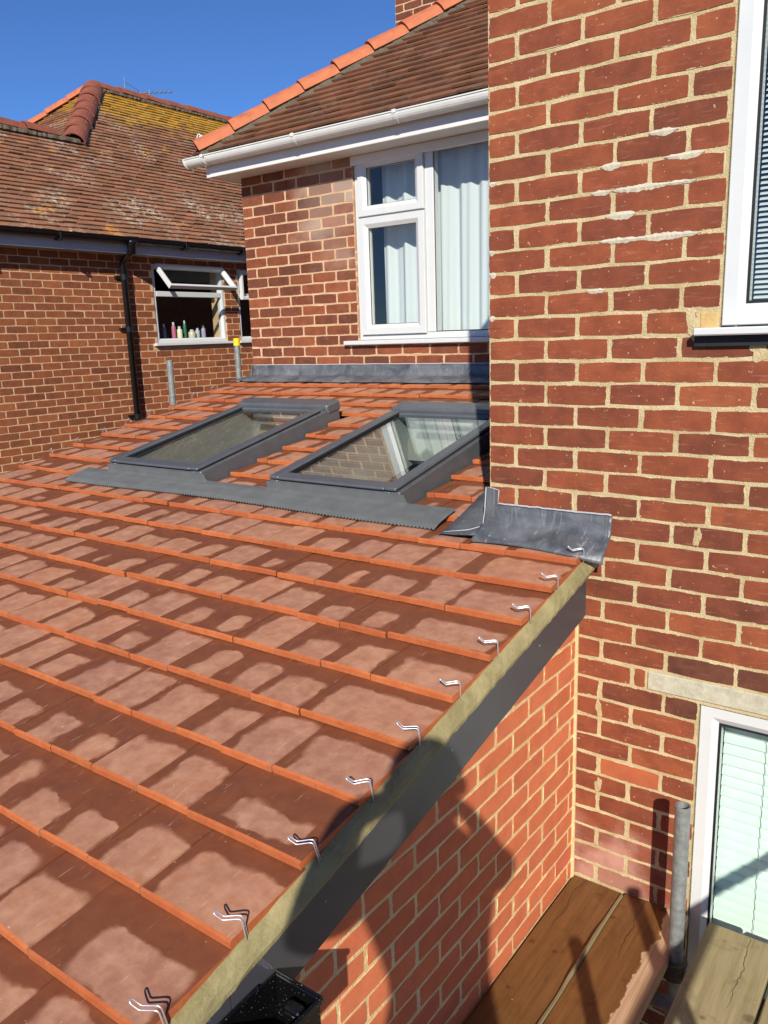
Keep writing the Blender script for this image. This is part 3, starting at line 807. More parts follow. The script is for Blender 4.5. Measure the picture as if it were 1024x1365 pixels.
for r in range(-3, 19):
    yf = Y0+GA*r
    even = r % 2 == 0
    base = .1285 if even else .0425       # a joint position at the verge side
    js = [XR]; x = base
    # verge tile and a half on even courses
    while x > XL+.02: js.append(x); x -= TW
    js.append(XL+random.uniform(-.012, .01))
    js = sorted(js)
    opens = []
    if SY0-.09 < yf < SY1+.01:
        opens += [(a-.012, b+.012) for a, b in SK]
    if yf > SY0-.22 and yf < SY0-.02:
        pass
    for a, b in zip(js[:-1], js[1:]):
        iv = [(a, b)]
        for s, e in opens:
            o2 = []
            for p, q in iv:
                if e <= p or s >= q: o2.append((p, q))
                else:
                    if s > p: o2.append((p, s))
                    if e < q: o2.append((e, q))
            iv = o2
        if yf > -.08:     # stop at the rear wing
            iv = [(p, min(q, -.012)) for p, q in iv if p < -.03]
        for p, q in iv:
            if q-p < .03: continue
            ln = .29
            if yf+ln > 2.03: ln = 2.03-yf
            if yf <= -.08 and yf+ln*.98 > -.025 and q > -.02: ln = (-.025-yf)/.98
            if ln < .05: continue
            tiles.append((p, q, yf, ln))
vis, hid = [], []
for t in tiles:
    px, py, pz = pix(((t[0]+t[1])/2, t[2]+.1, zr(t[2]+.1)))
    inside = pz > .1 and -70 < px < 1040 and 470 < py < 1480
    (vis if inside else hid).append((pz, t))
vis.sort(); hid += vis[300:]; vis = vis[:300]
rest = MB()
def tile_matrix(t):
    p, q, yf, ln = t
    return Matrix.Translation(((p+q)/2+random.gauss(0, .0007), yf+random.gauss(0, .0022), zr(yf)+random.gauss(0, .0012))) @ Euler((tpitch+random.gauss(0, .003), random.gauss(0, .0045), random.gauss(0, .006))).to_matrix().to_4x4()
for pz, t in vis:
    w = round(t[1]-t[0]-.0036, 3)
    o = link('tile', tile_mesh(w, round(t[3], 2)), froof); o.matrix_local = tile_matrix(t); o['half_width'] = w/2
for pz, t in hid:
    w = round(t[1]-t[0]-.0036, 3); me = tile_mesh(w, round(t[3], 2)); T = tile_matrix(t)
    rest.cur = 0; b0 = len(rest.mi)
    rest.add([T @ v.co for v in me.vertices], [tuple(p.vertices) for p in me.polygons])
    rest.mi[b0:] = [p.material_index for p in me.polygons]
if rest.v:
    o = rest.build('tiles', [M['tile_face'], M['tile_edge']], froof, fix=False, kind='stuff'); o['half_width'] = 30.0
# battens/underlay sheet below the tiles
m = MB()
def under(x0, x1, y0, y1): m.add([(x0, y0, zr(y0)-.047), (x1, y0, zr(y0)-.047), (x1, y1, zr(y1)-.047), (x0, y1, zr(y1)-.047)], [(0, 1, 2, 3)])
under(XL+.02, XR-.02, -2.35, SY0); under(XL+.02, SK[0][0], SY0, 2.04); under(SK[0][1], SK[1][0], SY0, 2.04); under(SK[1][1], -.01, SY0, 2.04)
for a, b in SK: under(a, b, SY1, 2.04)
m.build('underlay', M['rubber'], froof, fix=False)

# verge: mortar, barge board, clips
def sweep_strip(name, mat, prof, ya, yb, step, jit, parent):
    m = MB(); n = int((yb-ya)/step); k = len(prof); vs = []
    for i in range(n+1):
        y = ya+(yb-ya)*i/n
        for (x, dz) in prof: vs.append((x+random.gauss(0, jit), y+random.gauss(0, jit*.5), zr(y)+dz+random.gauss(0, jit)))
    fs = []
    for i in range(n):
        for q in range(k): fs.append((i*k+q, i*k+(q+1) % k, (i+1)*k+(q+1) % k, (i+1)*k+q))
    fs += [tuple(range(k)), tuple(range(n*k, n*k+k))]
    m.add(vs, fs); return m.build(name, mat, parent)
sweep_strip('verge_mortar', M['verge_mortar'], [(.330, -.074), (.427, -.0745), (.4275, -.064), (.4215, -.050), (.411, -.036), (.400, -.028), (.330, -.030)], -2.33, -.012, .02, .0008, ext)
m = MB()
for (ya, yb) in ((-2.33, -1.775), (-1.772, -.0975)):
    vs = [(x, y, zr(y)+dz) for y in (ya, yb) for (x, dz) in ((.400, -.211), (.4218, -.211), (.4218, -.0755), (.400, -.0755))]
    m.add(vs, [(0, 1, 5, 4), (1, 2, 6, 5), (2, 3, 7, 6), (3, 0, 4, 7), (3, 2, 1, 0), (4, 5, 6, 7)])
barge = m.build('barge_board', M['anthracite'], ext)
m = MB(); m.add([(x, y, zr(y)+dz) for y in (-2.33, -.0975) for (x, dz) in ((.345, -.209), (.3995, -.209), (.3995, -.16), (.345, -.16))], [(0, 1, 5, 4), (1, 2, 6, 5), (2, 3, 7, 6), (3, 0, 4, 7), (3, 2, 1, 0), (4, 5, 6, 7)]); m.build('soffit_strip', M['anthracite'], ext)
for y in (-.46, -.98, -1.50, -2.0):
    for dz in (-.12,):
        m = MB(); m.lathe([(.0, -.001), (.0035, -.001), (.0035, .0012), (.0, .0018)], 8, Matrix.Translation((.4222, y, zr(y)+dz)) @ Matrix.Rotation(math.pi/2, 4, 'Y')); m.build('screw', M['galv'], barge)
m = MB(); m.box(.4222, .4232, -1.83, -1.72, 0, .001); m.v = [Vector((v.x, v.y, zr(v.y)-.0765-(.133 if v.z < .0005 else 0))) for v in m.v]
# clip: a doubled hairpin of wire hooked over each verge tile
def clip_mesh():
    m = MB(); g = .0042; r = .0016
    side = [(0.014, 0, -.042), (.012, 0, -.01), (.0095, 0, .020), (.006, 0, .0235), (-.001, 0, .0235), (-.026, 0, .0185), (-.030, 0, .0195), (-.041, 0, .031)]
    p1 = [Vector((x, -g, z)) for x, y, z in side]; p2 = [Vector((x, g, z)) for x, y, z in side]
    tip = [Vector((-.0435, -g*.6, .0335)), Vector((-.0445, 0, .0345)), Vector((-.0435, g*.6, .0335))]
    m.tube(p1+tip+p2[::-1], r, 7)
    return mesh('verge_clip', m.v, m.f, M['wire'], smooth=True)
cm = clip_mesh()
for r in range(-2, 9):
    y = Y0+GA*r+.032
    if y > -.05: y = -.085
    link('verge_clip', cm, ext, (.397+random.gauss(0, .002), y+random.gauss(0, .004), zr(y)+.003), (PT, random.gauss(0, .04), random.gauss(.55, .07)))

for r in range(0, 18):
    y = Y0+GA*r+.03
    link('verge_clip', cm, ext, (XL+.004+random.gauss(0, .003), y+random.gauss(0, .004), zr(y)-.004), (-PT, random.gauss(0, .04), math.pi+random.gauss(-.2, .1)))

# lead: abutment to wall A
def lead_strip(name, prof_fn, ts, parent, mat, smooth=True):
    m = MB(); cols = [prof_fn(t) for t in ts]; k = len(cols[0]); vs = [v for c in cols for v in c]
    fs = [(i*k+q, i*k+q+1, (i+1)*k+q+1, (i+1)*k+q) for i in range(len(ts)-1) for q in range(k-1)]
    m.add(vs, fs); o = m.build(name, mat, parent, smooth=smooth, fix=False)
    o.modifiers.new('thick', 'SOLIDIFY').thickness = .003
    return o
def profA(x):
    w = lambda s: random.gauss(0, .0012)
    yb = 1.925+.006*math.sin(x*9)
    return [(x, YA-.006+w(0), -1.142+.002*math.sin(x*23)), (x, YA-.008+w(0), -1.175), (x, YA-.010+w(0), -1.202), (x, YA-.022+w(0), -1.222), (x, YA-.06, zr(YA-.06)+.024), (x, yb, zr(yb)+.010+w(0)), (x, yb-.002, zr(yb)+.004)]
N = 90
lead_strip('lead_flashing', profA, [-3.30+3.29*i/N for i in range(N+1)], ext, M['lead'])
# return around the corner of wall A
m = MB(); m.add([(-3.30, YA-.008, -1.142), (-3.30, YA-.022, -1.222), (-3.30, 1.925, zr(1.925)+.012), (-3.405, YA+.04, -1.262), (-3.41, 1.93, zr(1.93)+.004), (-3.36, YA+.02, -1.215)], [(0, 1, 5), (1, 2, 4, 3), (1, 3, 5)])
o = m.build('lead_flashing', M['lead'], ext, fix=False); o.modifiers.new('thick', 'SOLIDIFY').thickness = .003
m = MB(); m.tube([(-3.30+3.29*i/60, YA-.006, -1.141+random.gauss(0, .0008)) for i in range(61)], .004, 6); m.build('sealant_bead', M['white_caulk'], ext, smooth=True)
# lead saddle at the corner of the rear wing
def profB(x):
    w = lambda: random.gauss(0, .0010)
    e = max(0, (x-.36)/.11)
    yb = -.112+.01*math.sin(x*11)+.04*e; lift = 0
    return [(x, -.0075, -1.569), (x, -.009+w(), -1.60), (x, -.012+w(), -1.632-.004*e), (x, -.020+w(), -1.641-.006*e), (x, -.06, -1.662+w()-.018*e), (x, yb, zr(yb)+.012+w()-.03*e), (x, yb-.002, zr(yb)+.003-.035*e)]
lead_strip('lead_flashing', profB, [-.02+.492*i/40 for i in range(41)], ext, M['lead'])
def profC(y):
    w = lambda: random.gauss(0, .001)
    xb = -.165-.045*max(0, y)/.4
    b = .006 if y < -.05 else 0
    f = min(1, max(0, (y+.02)/.05))
    return [(-.0075, y, zr(y)+.018+.07*f), (-.009+w(), y, zr(y)+.018+.035*f), (-.014, y, zr(y)+.018+.01*f), (-.035, y, zr(y)+.016+w()), (-.10, y, zr(y)+.010+w()), (xb, y, zr(y)+.007+w()), (xb-.003, y, zr(y)+.001)]
lead_strip('lead_flashing', profC, [-.095+.50*i/24 for i in range(25)], ext, M['lead'])
m = MB(); N = 14   # tab dressed up the corner
m.add([(-.010, -.010, -1.64), (-.010, -.0105, -1.508), (.042, -.0095, -1.515), (.036, -.0095, -1.572), (.05, -.011, -1.64)], [(0, 1, 2, 3, 4)])
o = m.build('lead_flashing', M['lead'], ext, fix=False); o.modifiers.new('thick', 'SOLIDIFY').thickness = .002
m = MB(); m.tube([(.036+.435*i/40, -.010, -1.568+random.gauss(0, .0008)) for i in range(41)], .0035, 6)
m.tube([(-.004, -.012, -1.51), (.02, -.012, -1.512), (.043, -.012, -1.517), (.038, -.012, -1.572)], .002, 6)
m.tube([(-.010, -.014, -1.51), (-.013, -.02, -1.60), (-.016, -.03, -1.655), (-.06, -.06, zr(-.06)+.02), (-.155, -.085, zr(-.085)+.012)], .002, 6)
m.build('sealant_bead', M['white_caulk'], ext, smooth=True)

# roof windows
def sky_rot(P): return P
MR = lambda y: Matrix.Translation((0, y, zr(y))) @ Matrix.Rotation(PT, 4, 'X')
LEN = (SY1-SY0)/math.cos(PT)
for i, (x0, x1) in enumerate(SK):
    T = MR(SY0) @ Matrix.Translation((0, 0, .004))
    w = link('roof_window', None, ext, (0, 0, 0))
    # kerb: side flashings and bottom cover
    f = MB(); kw = .055; ht = .062
    f.bbox(x0, x0+kw, 0, LEN, -.05, ht, .006, T); f.bbox(x1-kw, x1, 0, LEN, -.05, ht, .006, T)
    f.bbox(x0+kw, x1-kw, 0.002, kw, -.05, ht-.002, .006, T); f.build('kerb', M['sash_grey'], w)
    # sash covers on top, a little inset
    f = MB(); f.bbox(x0+.012, x0+.072, -.008, LEN-.09, ht+.006, ht+.022, .005, T); f.bbox(x1-.072, x1-.012, -.008, LEN-.09, ht+.006, ht+.022, .005, T)
    f.bbox(x0+.0725, x1-.0725, -.010, .060, ht+.006, ht+.020, .005, T); f.build('sash', M['sash_grey'], w)
    f = MB(); f.bbox(x0-.006, x1+.006, LEN-.115, LEN+.02, ht-.03, ht+.034, .012, T); f.bbox(x0+.01, x1-.01, LEN-.15, LEN-.112, ht-.02, ht+.012, .006, T); f.build('top_hood', M['sash_grey'], w)
    f = MB(); f.box(x0+.070, x0+.078, .055, LEN-.14, ht-.002, ht+.013, T); f.box(x1-.078, x1-.070, .055, LEN-.14, ht-.002, ht+.013, T); f.box(x0+.078, x1-.078, .055, .062, ht-.002, ht+.011, T); f.build('seal', M['rubber'], w)
    f = MB(); f.box(x0+.06, x1-.06, .05, LEN-.12, ht-.006, ht+.004, T); f.build('pane', M['glass_roof'], w, fix=False)
    # white inner lining
    f = MB(); f.box(x0+.05, x0+.062, .04, LEN-.05, -.26, ht-.01, T); f.box(x1-.062, x1-.05, .04, LEN-.05, -.26, ht-.01, T); f.box(x0+.062, x1-.062, .04, .052, -.26, ht-.01, T); f.box(x0+.062, x1-.062, LEN-.062, LEN-.05, -.26, ht-.01, T); f.build('lining', M['upvc'], w)
    f = MB(); f.tube([T @ Vector((x0+.2, LEN-.17, .03)), T @ Vector((x1-.2, LEN-.17, .03))], .014, 10); f.build('handle_bar', M['upvc'], w, smooth=True)
# ribbed apron below both windows
m = MB(); xa, xb = -2.70, -.215; nn = int((xb-xa)/.0045); T = MR(SY0)
rows = [(-.150, .002, .0034), (-.12, .0095, .0034), (-.06, .013, .0030), (-.03, .016, .0), (-.002, .022, .0), (-.001, .058, 0)]
vs = []
for (yy, zz, amp) in rows:
    for i in range(nn+1):
        x = xa+(xb-xa)*i/nn
        fade = min(1, max(0, (x-xa)/.3))*.3+.7
        fl = 0
        inwin = any(a-.02 < x < b+.02 for a, b in SK)
        z2 = zz if (inwin or zz < .02) else min(zz, .017)
        vs.append(T @ Vector((x, yy+(.012*math.sin(x*3.1) if amp else 0)+(0 if inwin or amp else .012), z2+amp*(1 if i % 4 < 2 else -1)*fade)))
K = nn+1
m.add(vs, [(j*K+i, j*K+i+1, (j+1)*K+i+1, (j+1)*K+i) for j in range(len(rows)-1) for i in range(nn)])
ap = m.build('ribbed_apron', M['apron_grey'], ext, fix=False); ap.modifiers.new('thick', 'SOLIDIFY').thickness = .002
# low eave gutter of the extension
m = MB(); gutter(m, (XL, -2.43, zr(-2.43)-.06), (.43, -2.43, zr(-2.43)-.06), .055, (0, -1, 0)); m.build('gutter', M['black_plastic'], ext)
m = MB(); m.box(XL+.05, .39, -2.375, -2.352, zr(-2.35)-.22, zr(-2.35)-.07); m.build('fascia', M['anthracite'], ext)

# ================================================================ NEIGHBOUR
XN = -6.36
nb = thing('neighbour_house', 'neighbouring brick house with lichen spotted tile roof and black gutter and downpipe', 'house')
opN = [(3.60, 4.705, -.965, -.045), (4.935, 6.1, -.965, -.045)]
wallN2 = slab('wall', M['mortar_house'], nb, 'X', XN, .25, -1.0, 10, GZ, .08, opN)
ts_ = NT('x'); bpy.data.materials.remove(ts_.m)
lay(wallN2, wallN2, M['brick_far'], lambda u, z: (XN, u, z), math.pi/2, -1.0, 9.0, -.204+.225, 32, opN+[(3.53, 6.2, -1.01, -.965)], True, off0=1.879+1.0-.22, limit=300, sel=lambda c: c[1] < 5.25)
m = MB(); m.box(XN-6, XN-.25, -1.0, -.75, GZ, .07); m.build('wall', M['mortar_house'], nb, fix=False)
# bathroom box behind the window; its lining colour carries the unlit darkness
def wx(m, y0, y1, z0, z1, w, x0, x1):
    """frame in the YZ plane facing +x"""
    tmp = MB(); upvc_frame(tmp, y0, y1, z0, z1, w, 0, x1-x0)
    m.add([(x1-v.y, v.x, v.z) for v in tmp.v], tmp.f)
def nwin(y0, y1, vent):
    w = link('window', None, nb, (0, 0, 0))
    f = MB(); wx(f, y0+.004, y1-.004, -.945, -.05, .052, XN-.08, XN-.012)
    f.bbox(XN-.075, XN-.014, y0+.05, y1-.05, -.412, -.352, .004); f.build('frame', M['upvc'], w)
    f = MB(); f.box(XN-.045, XN-.041, y0+.05, y1-.05, -.90, -.41); f.build('pane', M['glass'], w, fix=False)
    f = MB(); f.bbox(XN-.02, XN+.055, y0-.06, y1+.05, -.975, -.945, .004); f.build('sill', M['upvc'], w)
    v = link('vent_sash', None, w, (XN+.004, 0, -.075), (0, -R(43) if vent else 0, 0))
    L_ = .355
    f = MB(); tmp = MB(); upvc_frame(tmp, y0+.035, y1-.035, -L_, 0, .045, 0, .05); f.add([(.045-q.y, q.x, q.z) for q in tmp.v], tmp.f)
    f.box(.010, .014, y0+.07, y1-.07, -L_+.04, -.04)
    f.cur = 1; f.mi[-6:] = [1]*6
    me = f.build('sash_frame', [M['upvc'], M['glass']], w); me.location = v.location; me.rotation_euler = v.rotation_euler
    bpy.data.objects.remove(v)
    me.name = 'vent_sash'
    return w
nwin(3.60, 4.705, True); nwin(4.935, 6.1, False)
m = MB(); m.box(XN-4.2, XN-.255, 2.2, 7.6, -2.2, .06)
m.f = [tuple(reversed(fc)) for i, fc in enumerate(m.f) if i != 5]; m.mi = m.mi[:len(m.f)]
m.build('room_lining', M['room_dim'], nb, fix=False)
for o in list(nb.children):
    if o.name.startswith('wall.') or o.name == 'wall': pass
# gutter, fascia, soffit, downpipe
NEZ = .13
m = MB(); m.bbox(XN+.165, XN+.187, -1.2, 10, .018, .135, .003); m.build('fascia', M['grey_board'], nb)
m = MB(); m.box(XN+.001, XN+.165, -1.2, 10, .024, .034); m.build('soffit', M['grey_board'], nb)
m = MB(); gutter(m, (XN+.245, -1.2, NEZ+.04), (XN+.245, 10, NEZ+.04), .056, (1, 0, 0)); ng_ = m.build('gutter', M['black_plastic'], nb)
for yy in (.4, 1.3, 2.3, 3.9, 4.8):
    m = MB(); m.bbox(XN+.19, XN+.31, yy-.015, yy+.015, NEZ-.035, NEZ-.018, .002); m.bbox(XN+.298, XN+.306, yy-.015, yy+.015, NEZ-.035, NEZ+.05, .002); m.build('bracket', M['black_plastic'], ng_)
dpy = 3.17
m = MB(); m.lathe([(.045, -.09), (.045, .0), (.066, .02), (.066, .05)], 16, Matrix.Translation((XN+.245, dpy, NEZ-.03))); m.tube([(XN+.245, dpy, NEZ-.08), (XN+.225, dpy, NEZ-.10), (XN+.085, dpy, NEZ-.17), (XN+.065, dpy, NEZ-.20), (XN+.065, dpy, GZ)], .036, 14)
dp = m.build('downpipe', M['black_plastic'], nb, smooth=True)
for zz in (-.22, -.78, -1.75):
    m = MB(); m.lathe([(.0, -.03), (.043, -.03), (.043, .03), (.0, .03)], 16, Matrix.Translation((XN+.065, dpy, zz))); m.bbox(XN, XN+.03, dpy-.085, dpy+.085, zz-.018, zz+.018, .003); m.build('pipe_clip', M['black_plastic'], dp)
# roof: two coplanar parts with a lower and a higher ridge
nr = link('roof', None, nb, (0, 0, 0))
REX, REZ = XN+.27, .165; c40, s40, t40 = math.cos(R(40)), math.sin(R(40)), math.tan(R(40))
LRX, HRX = -7.66, -8.97; LRZ = REZ+(REX-LRX)*t40; HRZ = REZ+(REX-HRX)*t40
AP = 4.97                                   # y of the hip apex
vlow = (REX-LRX)/c40; vhigh = (REX-HRX)/c40; HF = AP-(LRX-HRX)
def insN(u, v):
    if v < vlow: return True
    return u > HF+(v-vlow)*c40-.05 and v < vhigh
tile_slope(nr, M['tile_far'], (REX, 0, REZ), (0, 1, 0), (-c40, 0, s40), insN, -1.2, 10, vhigh, gauge=.084, jit=1.4)
# small hip face looking to the camera
tile_slope(nr, M['tile_far'], (LRX, HF, LRZ), (-1, 0, 0), (0, c40, s40), lambda u, v: v*c40-.05 < u < 2*(LRX-HRX)-v*c40+.05, 0, 2*(LRX-HRX), (LRX-HRX)/c40, gauge=.084, jit=1.4)
m = MB()
m.add([(REX-.02, -1.2, REZ-.01), (REX-.02, 10, REZ-.01), (LRX, 10, LRZ-.01), (LRX, -1.2, LRZ-.01)], [(0, 1, 2, 3)])
m.add([(LRX, HF, LRZ-.01), (LRX, 10, LRZ-.01), (HRX, 10, HRZ-.01), (HRX, AP, HRZ-.01)], [(0, 1, 2, 3)])
m.add([(LRX, HF, LRZ-.01), (HRX, AP, HRZ-.01), (2*HRX-LRX, HF, LRZ-.01)], [(0, 1, 2)])
m.add([(LRX, -1.2, LRZ-.01), (LRX, HF, LRZ-.01), (2*LRX-REX, HF, REZ), (2*LRX-REX, -1.2, REZ)], [(0, 1, 2, 3)])
m.add([(HRX, AP, HRZ-.01), (HRX, 10, HRZ-.01), (2*HRX-REX, 10, REZ), (2*HRX-REX, AP-2.5, REZ)], [(0, 1, 2, 3)])
m.build('underlay', M['bedding'], nr, fix=False)
hip_tiles(nr, M['ridge_red'], (LRX, -1.2, LRZ+.02), (LRX, HF+.02, LRZ+.02), .13, .42, M['bedding'], name='ridge_tile', hi=.0)
hip_tiles(nr, M['ridge_red'], (LRX+.06, HF-.06, LRZ-.02), (HRX, AP, HRZ+.03), .15, .32, M['bedding'], hi=.0)
hip_tiles(nr, M['ridge_orange'], (2*HRX-LRX, HF, LRZ+.02), (HRX, AP, HRZ+.03), .12, .35, None, hi=.0)
hip_tiles(nr, M['ridge_red'], (HRX, AP-.02, HRZ+.02), (HRX, 9.9, HRZ+.02), .13, .42, M['bedding'], name='ridge_tile', hi=-.01)
# TV aerial beyond the ridge
ae = thing('tv_aerial', 'thin metal television aerial poking above the neighbour ridge', 'aerial', (-10.5, 7.2, 1.32))
m = MB(); m.tube([(0, 0, 0), (0, 0, 1.96)], .014, 8); m.build('mast', M['galv'], ae)
m = MB(); bd = Vector((.30, .72, .11)).normalized(); m.tube([-bd*.35+Vector((0, 0, 1.92)), bd*.42+Vector((0, 0, 1.92))], .009, 6); bo = m.build('boom', M['galv'], ae)
for i in range(9):
    m = MB(); c = bd*(-.3+.085*i)+Vector((0, 0, 1.92)); sdv = bd.cross(Vector((0, 0, 1))).normalized(); m.tube([c-sdv*.11, c+sdv*.11], .004, 5); m.build('director', M['galv'], bo)
m = MB(); m.tube([(0, -.2, 1.9), (-.0, -.45, 1.97), (0, -.5, 1.99)], .006, 5); m.tube([(0, -.5, 1.86), (0, -.5, 2.06)], .006, 5); m.build('reflector', M['galv'], ae)

# toiletries on the neighbour's sill
bcol = [('white', (220, 220, 216)), ('blue', (80, 100, 150)), ('pink', (190, 100, 130)), ('cream', (226, 214, 180)), ('green', (40, 110, 84)), ('pale yellow', (200, 192, 160)), ('clear grey', (170, 180, 186)), ('lilac', (160, 150, 176))]
sh = [(.10, .026), (.17, .024), (.19, .026), (.14, .034), (.21, .020), (.10, .045), (.12, .03), (.15, .028)]
for i, ((cn_, cc), (hh_, rr_)) in enumerate(zip(bcol, sh)):
    mt = simple(cn_+' toiletry plastic', cc, .35)
    b = thing('bottle', cn_+' toiletry '+('jar' if hh_ < .13 else 'bottle')+' on the inner sill of the neighbour window', 'bottle', (XN-.14-random.uniform(0, .04), 3.74+.105*i+random.uniform(-.035, .035), -.895), group='toiletries on the neighbour sill')
    m = MB(); m.lathe([(rr_*.92, 0), (rr_, .008), (rr_, hh_*.7), (rr_*.9, hh_*.76), (rr_*.45, hh_*.84)], 12); m.build('body', mt, b, smooth=True)
    m = MB(); m.lathe([(rr_*.5, hh_*.835), (rr_*.5, hh_), (rr_*.4, hh_+.004)], 12); m.build('cap', M['upvc'], b)
m = MB(); m.bbox(XN-.30, XN-.085, 3.58, 6.15, -.925, -.897, .004); m.build('inner_sill', M['upvc'], nb)

# ================================================================ SCAFFOLD
def pole(loc, top, label, cap=None, r=.02415, group=None):
    p = thing('scaffold_pole', label, 'scaffold pole', (loc[0], loc[1], GZ), group=group)
    h = top-GZ; m = MB(); n = 20
    vs = []
    for (rr, z) in ((r, 0), (r, h), (r-.004, h), (r-.004, h-.25)):
        for k in range(n): vs.append((rr*math.cos(6.28319*k/n), rr*math.sin(6.28319*k/n), z))
    fs = [(j*n+k, j*n+(k+1) % n, (j+1)*n+(k+1) % n, (j+1)*n+k) for j in range(3) for k in range(n)]
    fs.append(tuple(range(3*n, 4*n)))
    m.add(vs, fs); m.build('tube', M['galv'], p, smooth=False)
    if cap:
        m = MB(); m.lathe([(r+.004, h-.05), (r+.004, h+.004), (r-.002, h+.010)], 16); m.build('end_cap', M['yellow'], p)
    return p
pole((-3.62, 1.51), -1.074, 'bare galvanised scaffold pole beside the tiled roof edge near the downpipe')
pole((-3.62, 2.23), -.935, 'galvanised scaffold pole with a yellow end cap at the house corner', cap=True)
pole((.805, -.205), -2.445, 'short galvanised scaffold pole standing between the wet and grey boards')
pole((1.515, -1.95), -1.9, 'galvanised scaffold pole rising beside the outer grey boards')
pole((1.715, -1.80), -1.75, 'galvanised scaffold pole clamped to the guard rail')
m = MB(); m.tube([(1.772, -.75, -1.93), (1.772, -2.30, -1.93)], .02415, 18); tag(m.build('guard_rail', M['galv']), 'level galvanised guard rail tube beside the scaffold boards', 'guard rail')
# transoms under the boards
for (y, lb) in ((-.33, 'dark scaffold tube crossing under the boards by the brick wing'), (-1.9, 'scaffold tube crossing under the boards further out from the wing')):
    m = MB(); m.tube([(.36, y, -3.088), (1.95, y, -3.088)], .02415, 16); tag(m.build('scaffold_tube', M['galv'], smooth=True), lb, 'scaffold tube')
cpl = thing('scaffold_coupler', 'rusty clamp coupler at the foot of the short scaffold pole', 'coupler', (.805, -.205, -3.05))
m = MB(); m.lathe([(.026, -.03), (.040, -.03), (.040, .03), (.026, .03)], 14); m.build('band', M['bedding'], cpl)
m = MB(); m.bbox(.03, .085, -.02, .02, -.022, .022, .005); m.tube([(.06, -.05, 0), (.06, .05, 0)], .007, 8); m.build('bolt', M['galv'], cpl)
def board(x0, x1, y0, y1, zt, th, mat, label, tilt=0, crack=False):
    m = MB(); n = 24; w = (x1-x0)
    prof = [(-w/2, -th+.003), (-w/2, -.004), (-w/2+.004, 0), (w/2-.004, 0), (w/2, -.004), (w/2, -th+.003)]
    vs = []
    for i in range(n+1):
        y = y0+(y1-y0)*i/n
        for (a, z) in prof: vs.append((a+random.gauss(0, .0008), y-y1, z+random.gauss(0, .0006)))
    k = len(prof)
    fs = [(i*k+q, i*k+(q+1) % k, (i+1)*k+(q+1) % k, (i+1)*k+q) for i in range(n) for q in range(k)]
    fs += [tuple(range(k)), tuple(range(n*k, n*k+k))]
    m.add(vs, fs)
    o = m.build('scaffold_board', mat); o.location = ((x0+x1)/2, y1, zt); o.rotation_euler = (0, tilt, 0)
    return tag(o, label, 'board')
board(.360, .552, -3.9, -.008, -3.002, .038, M['wet_board'], 'wet brown scaffold board against the new orange brick wall')
board(.562, .792, -3.9, -.012, -2.990, .038, M['wet_board_dry_edge'], 'wet brown scaffold board with a dried pale edge beside the short pole', tilt=R(-1))
board(.885, 1.095, -3.9, -.115, -2.900, .040, M['grey_wood'], 'dry grey scaffold board with split end in front of the lower window')
board(1.105, 1.330, -3.9, -.115, -2.905, .040, M['grey_wood'], 'dry grey scaffold board second out from the short pole')
board(1.340, 1.565, -3.9, -.13, -2.903, .040, M['grey_wood'], 'dry grey scaffold board third out from the short pole')
board(1.575, 1.70, -3.9, -.13, -2.905, .040, M['grey_wood'], 'narrow dry grey scaffold board outermost on the lift')
# bearer lifting the grey boards
m = MB(); m.box(.88, 1.7, -.40, -.30, -3.062, -2.945); m.box(.88, 1.7, -1.95, -1.85, -3.062, -2.945); 
bo_ = m.build('timber_bearer', M['grey_wood']); tag(bo_, 'timber bearers lifting the grey boards above the scaffold tubes', 'bearer')
# timber strip showing in the gap between the wet boards
m = MB(); vs = []
for i in range(31):
    y = -1.6+1.57*i/30; x = .5565+random.gauss(0, .0012); h_ = .006+.006*math.sin(i*.6)+random.gauss(0, .001)
    for (a, z) in ((-.006, -.03), (-.005, h_), (.003, h_+.003), (.006, -.03)): vs.append((x+a, y, -2.992+z))
m.add(vs, [(i*4+q, i*4+(q+1) % 4, (i+1)*4+(q+1) % 4, (i+1)*4+q) for i in range(30) for q in range(4)])
tag(m.build('timber_strip', M['grey_wood']), 'pale splintered timber strip in the gap between the two wet boards', 'timber strip')

# ================================================================ BLACK HOPPER
hp = thing('hopper_box', 'glossy black open plastic hopper box fixed against the dark barge board', 'hopper', (.424, -1.66, -2.168))
tb = NT('glossy black plastic with specks'); ob = tb.objvec()
spk = tb.mr(tb.noise(ob, 260, 2, .5), .70, .73, 0, 1)
tb.bsdf(tb.mix(spk, lin((14, 14, 15)), lin((150, 140, 120))), .16, tb.noise(ob, 60, 3), .08, .002)
M['gloss_black'] = tb.m
m = MB(); L_, W_, H_ = .155, .118, .10
def wallbox(a, b, c, d): m.bbox(a, b, c, d, -H_, 0, .002)
wallbox(.0, .005, -L_, 0); wallbox(W_-.005, W_, -L_, 0); wallbox(.005, W_-.005, -.005, 0); wallbox(.005, W_-.005, -L_, -L_+.005)
m.bbox(.005, W_-.005, -L_+.005, -.005, -H_, -H_+.006, .002)
m.bbox(-.001, W_+.004, .0, .006, -.012, .002, .002); m.bbox(W_, W_+.005, -L_, 0, -.012, .002, .002)
m.build('box', M['gloss_black'], hp)
m = MB(); m.bbox(.062, .100, -.045, -.020, -.055, -.012, .004); m.bbox(.068, .094, -.050, -.044, -.05, -.018, .002); m.build('clip', M['gloss_black'], hp)
m = MB(); m.lathe([(.040, 0), (.048, .004), (.048, .05), (.044, .055), (.036, .055), (.036, .0)], 20, Matrix.Translation((.058, -L_-.002, -.052)) @ Matrix.Rotation(math.pi/2, 4, 'X')); m.build('collar', M['gloss_black'], hp, smooth=False)
m = MB(); m.tube([(.004, -L_-.06, -.005), (.004, -.05, .003)], .004, 8); m.build('rim_rod', M['gloss_black'], hp)
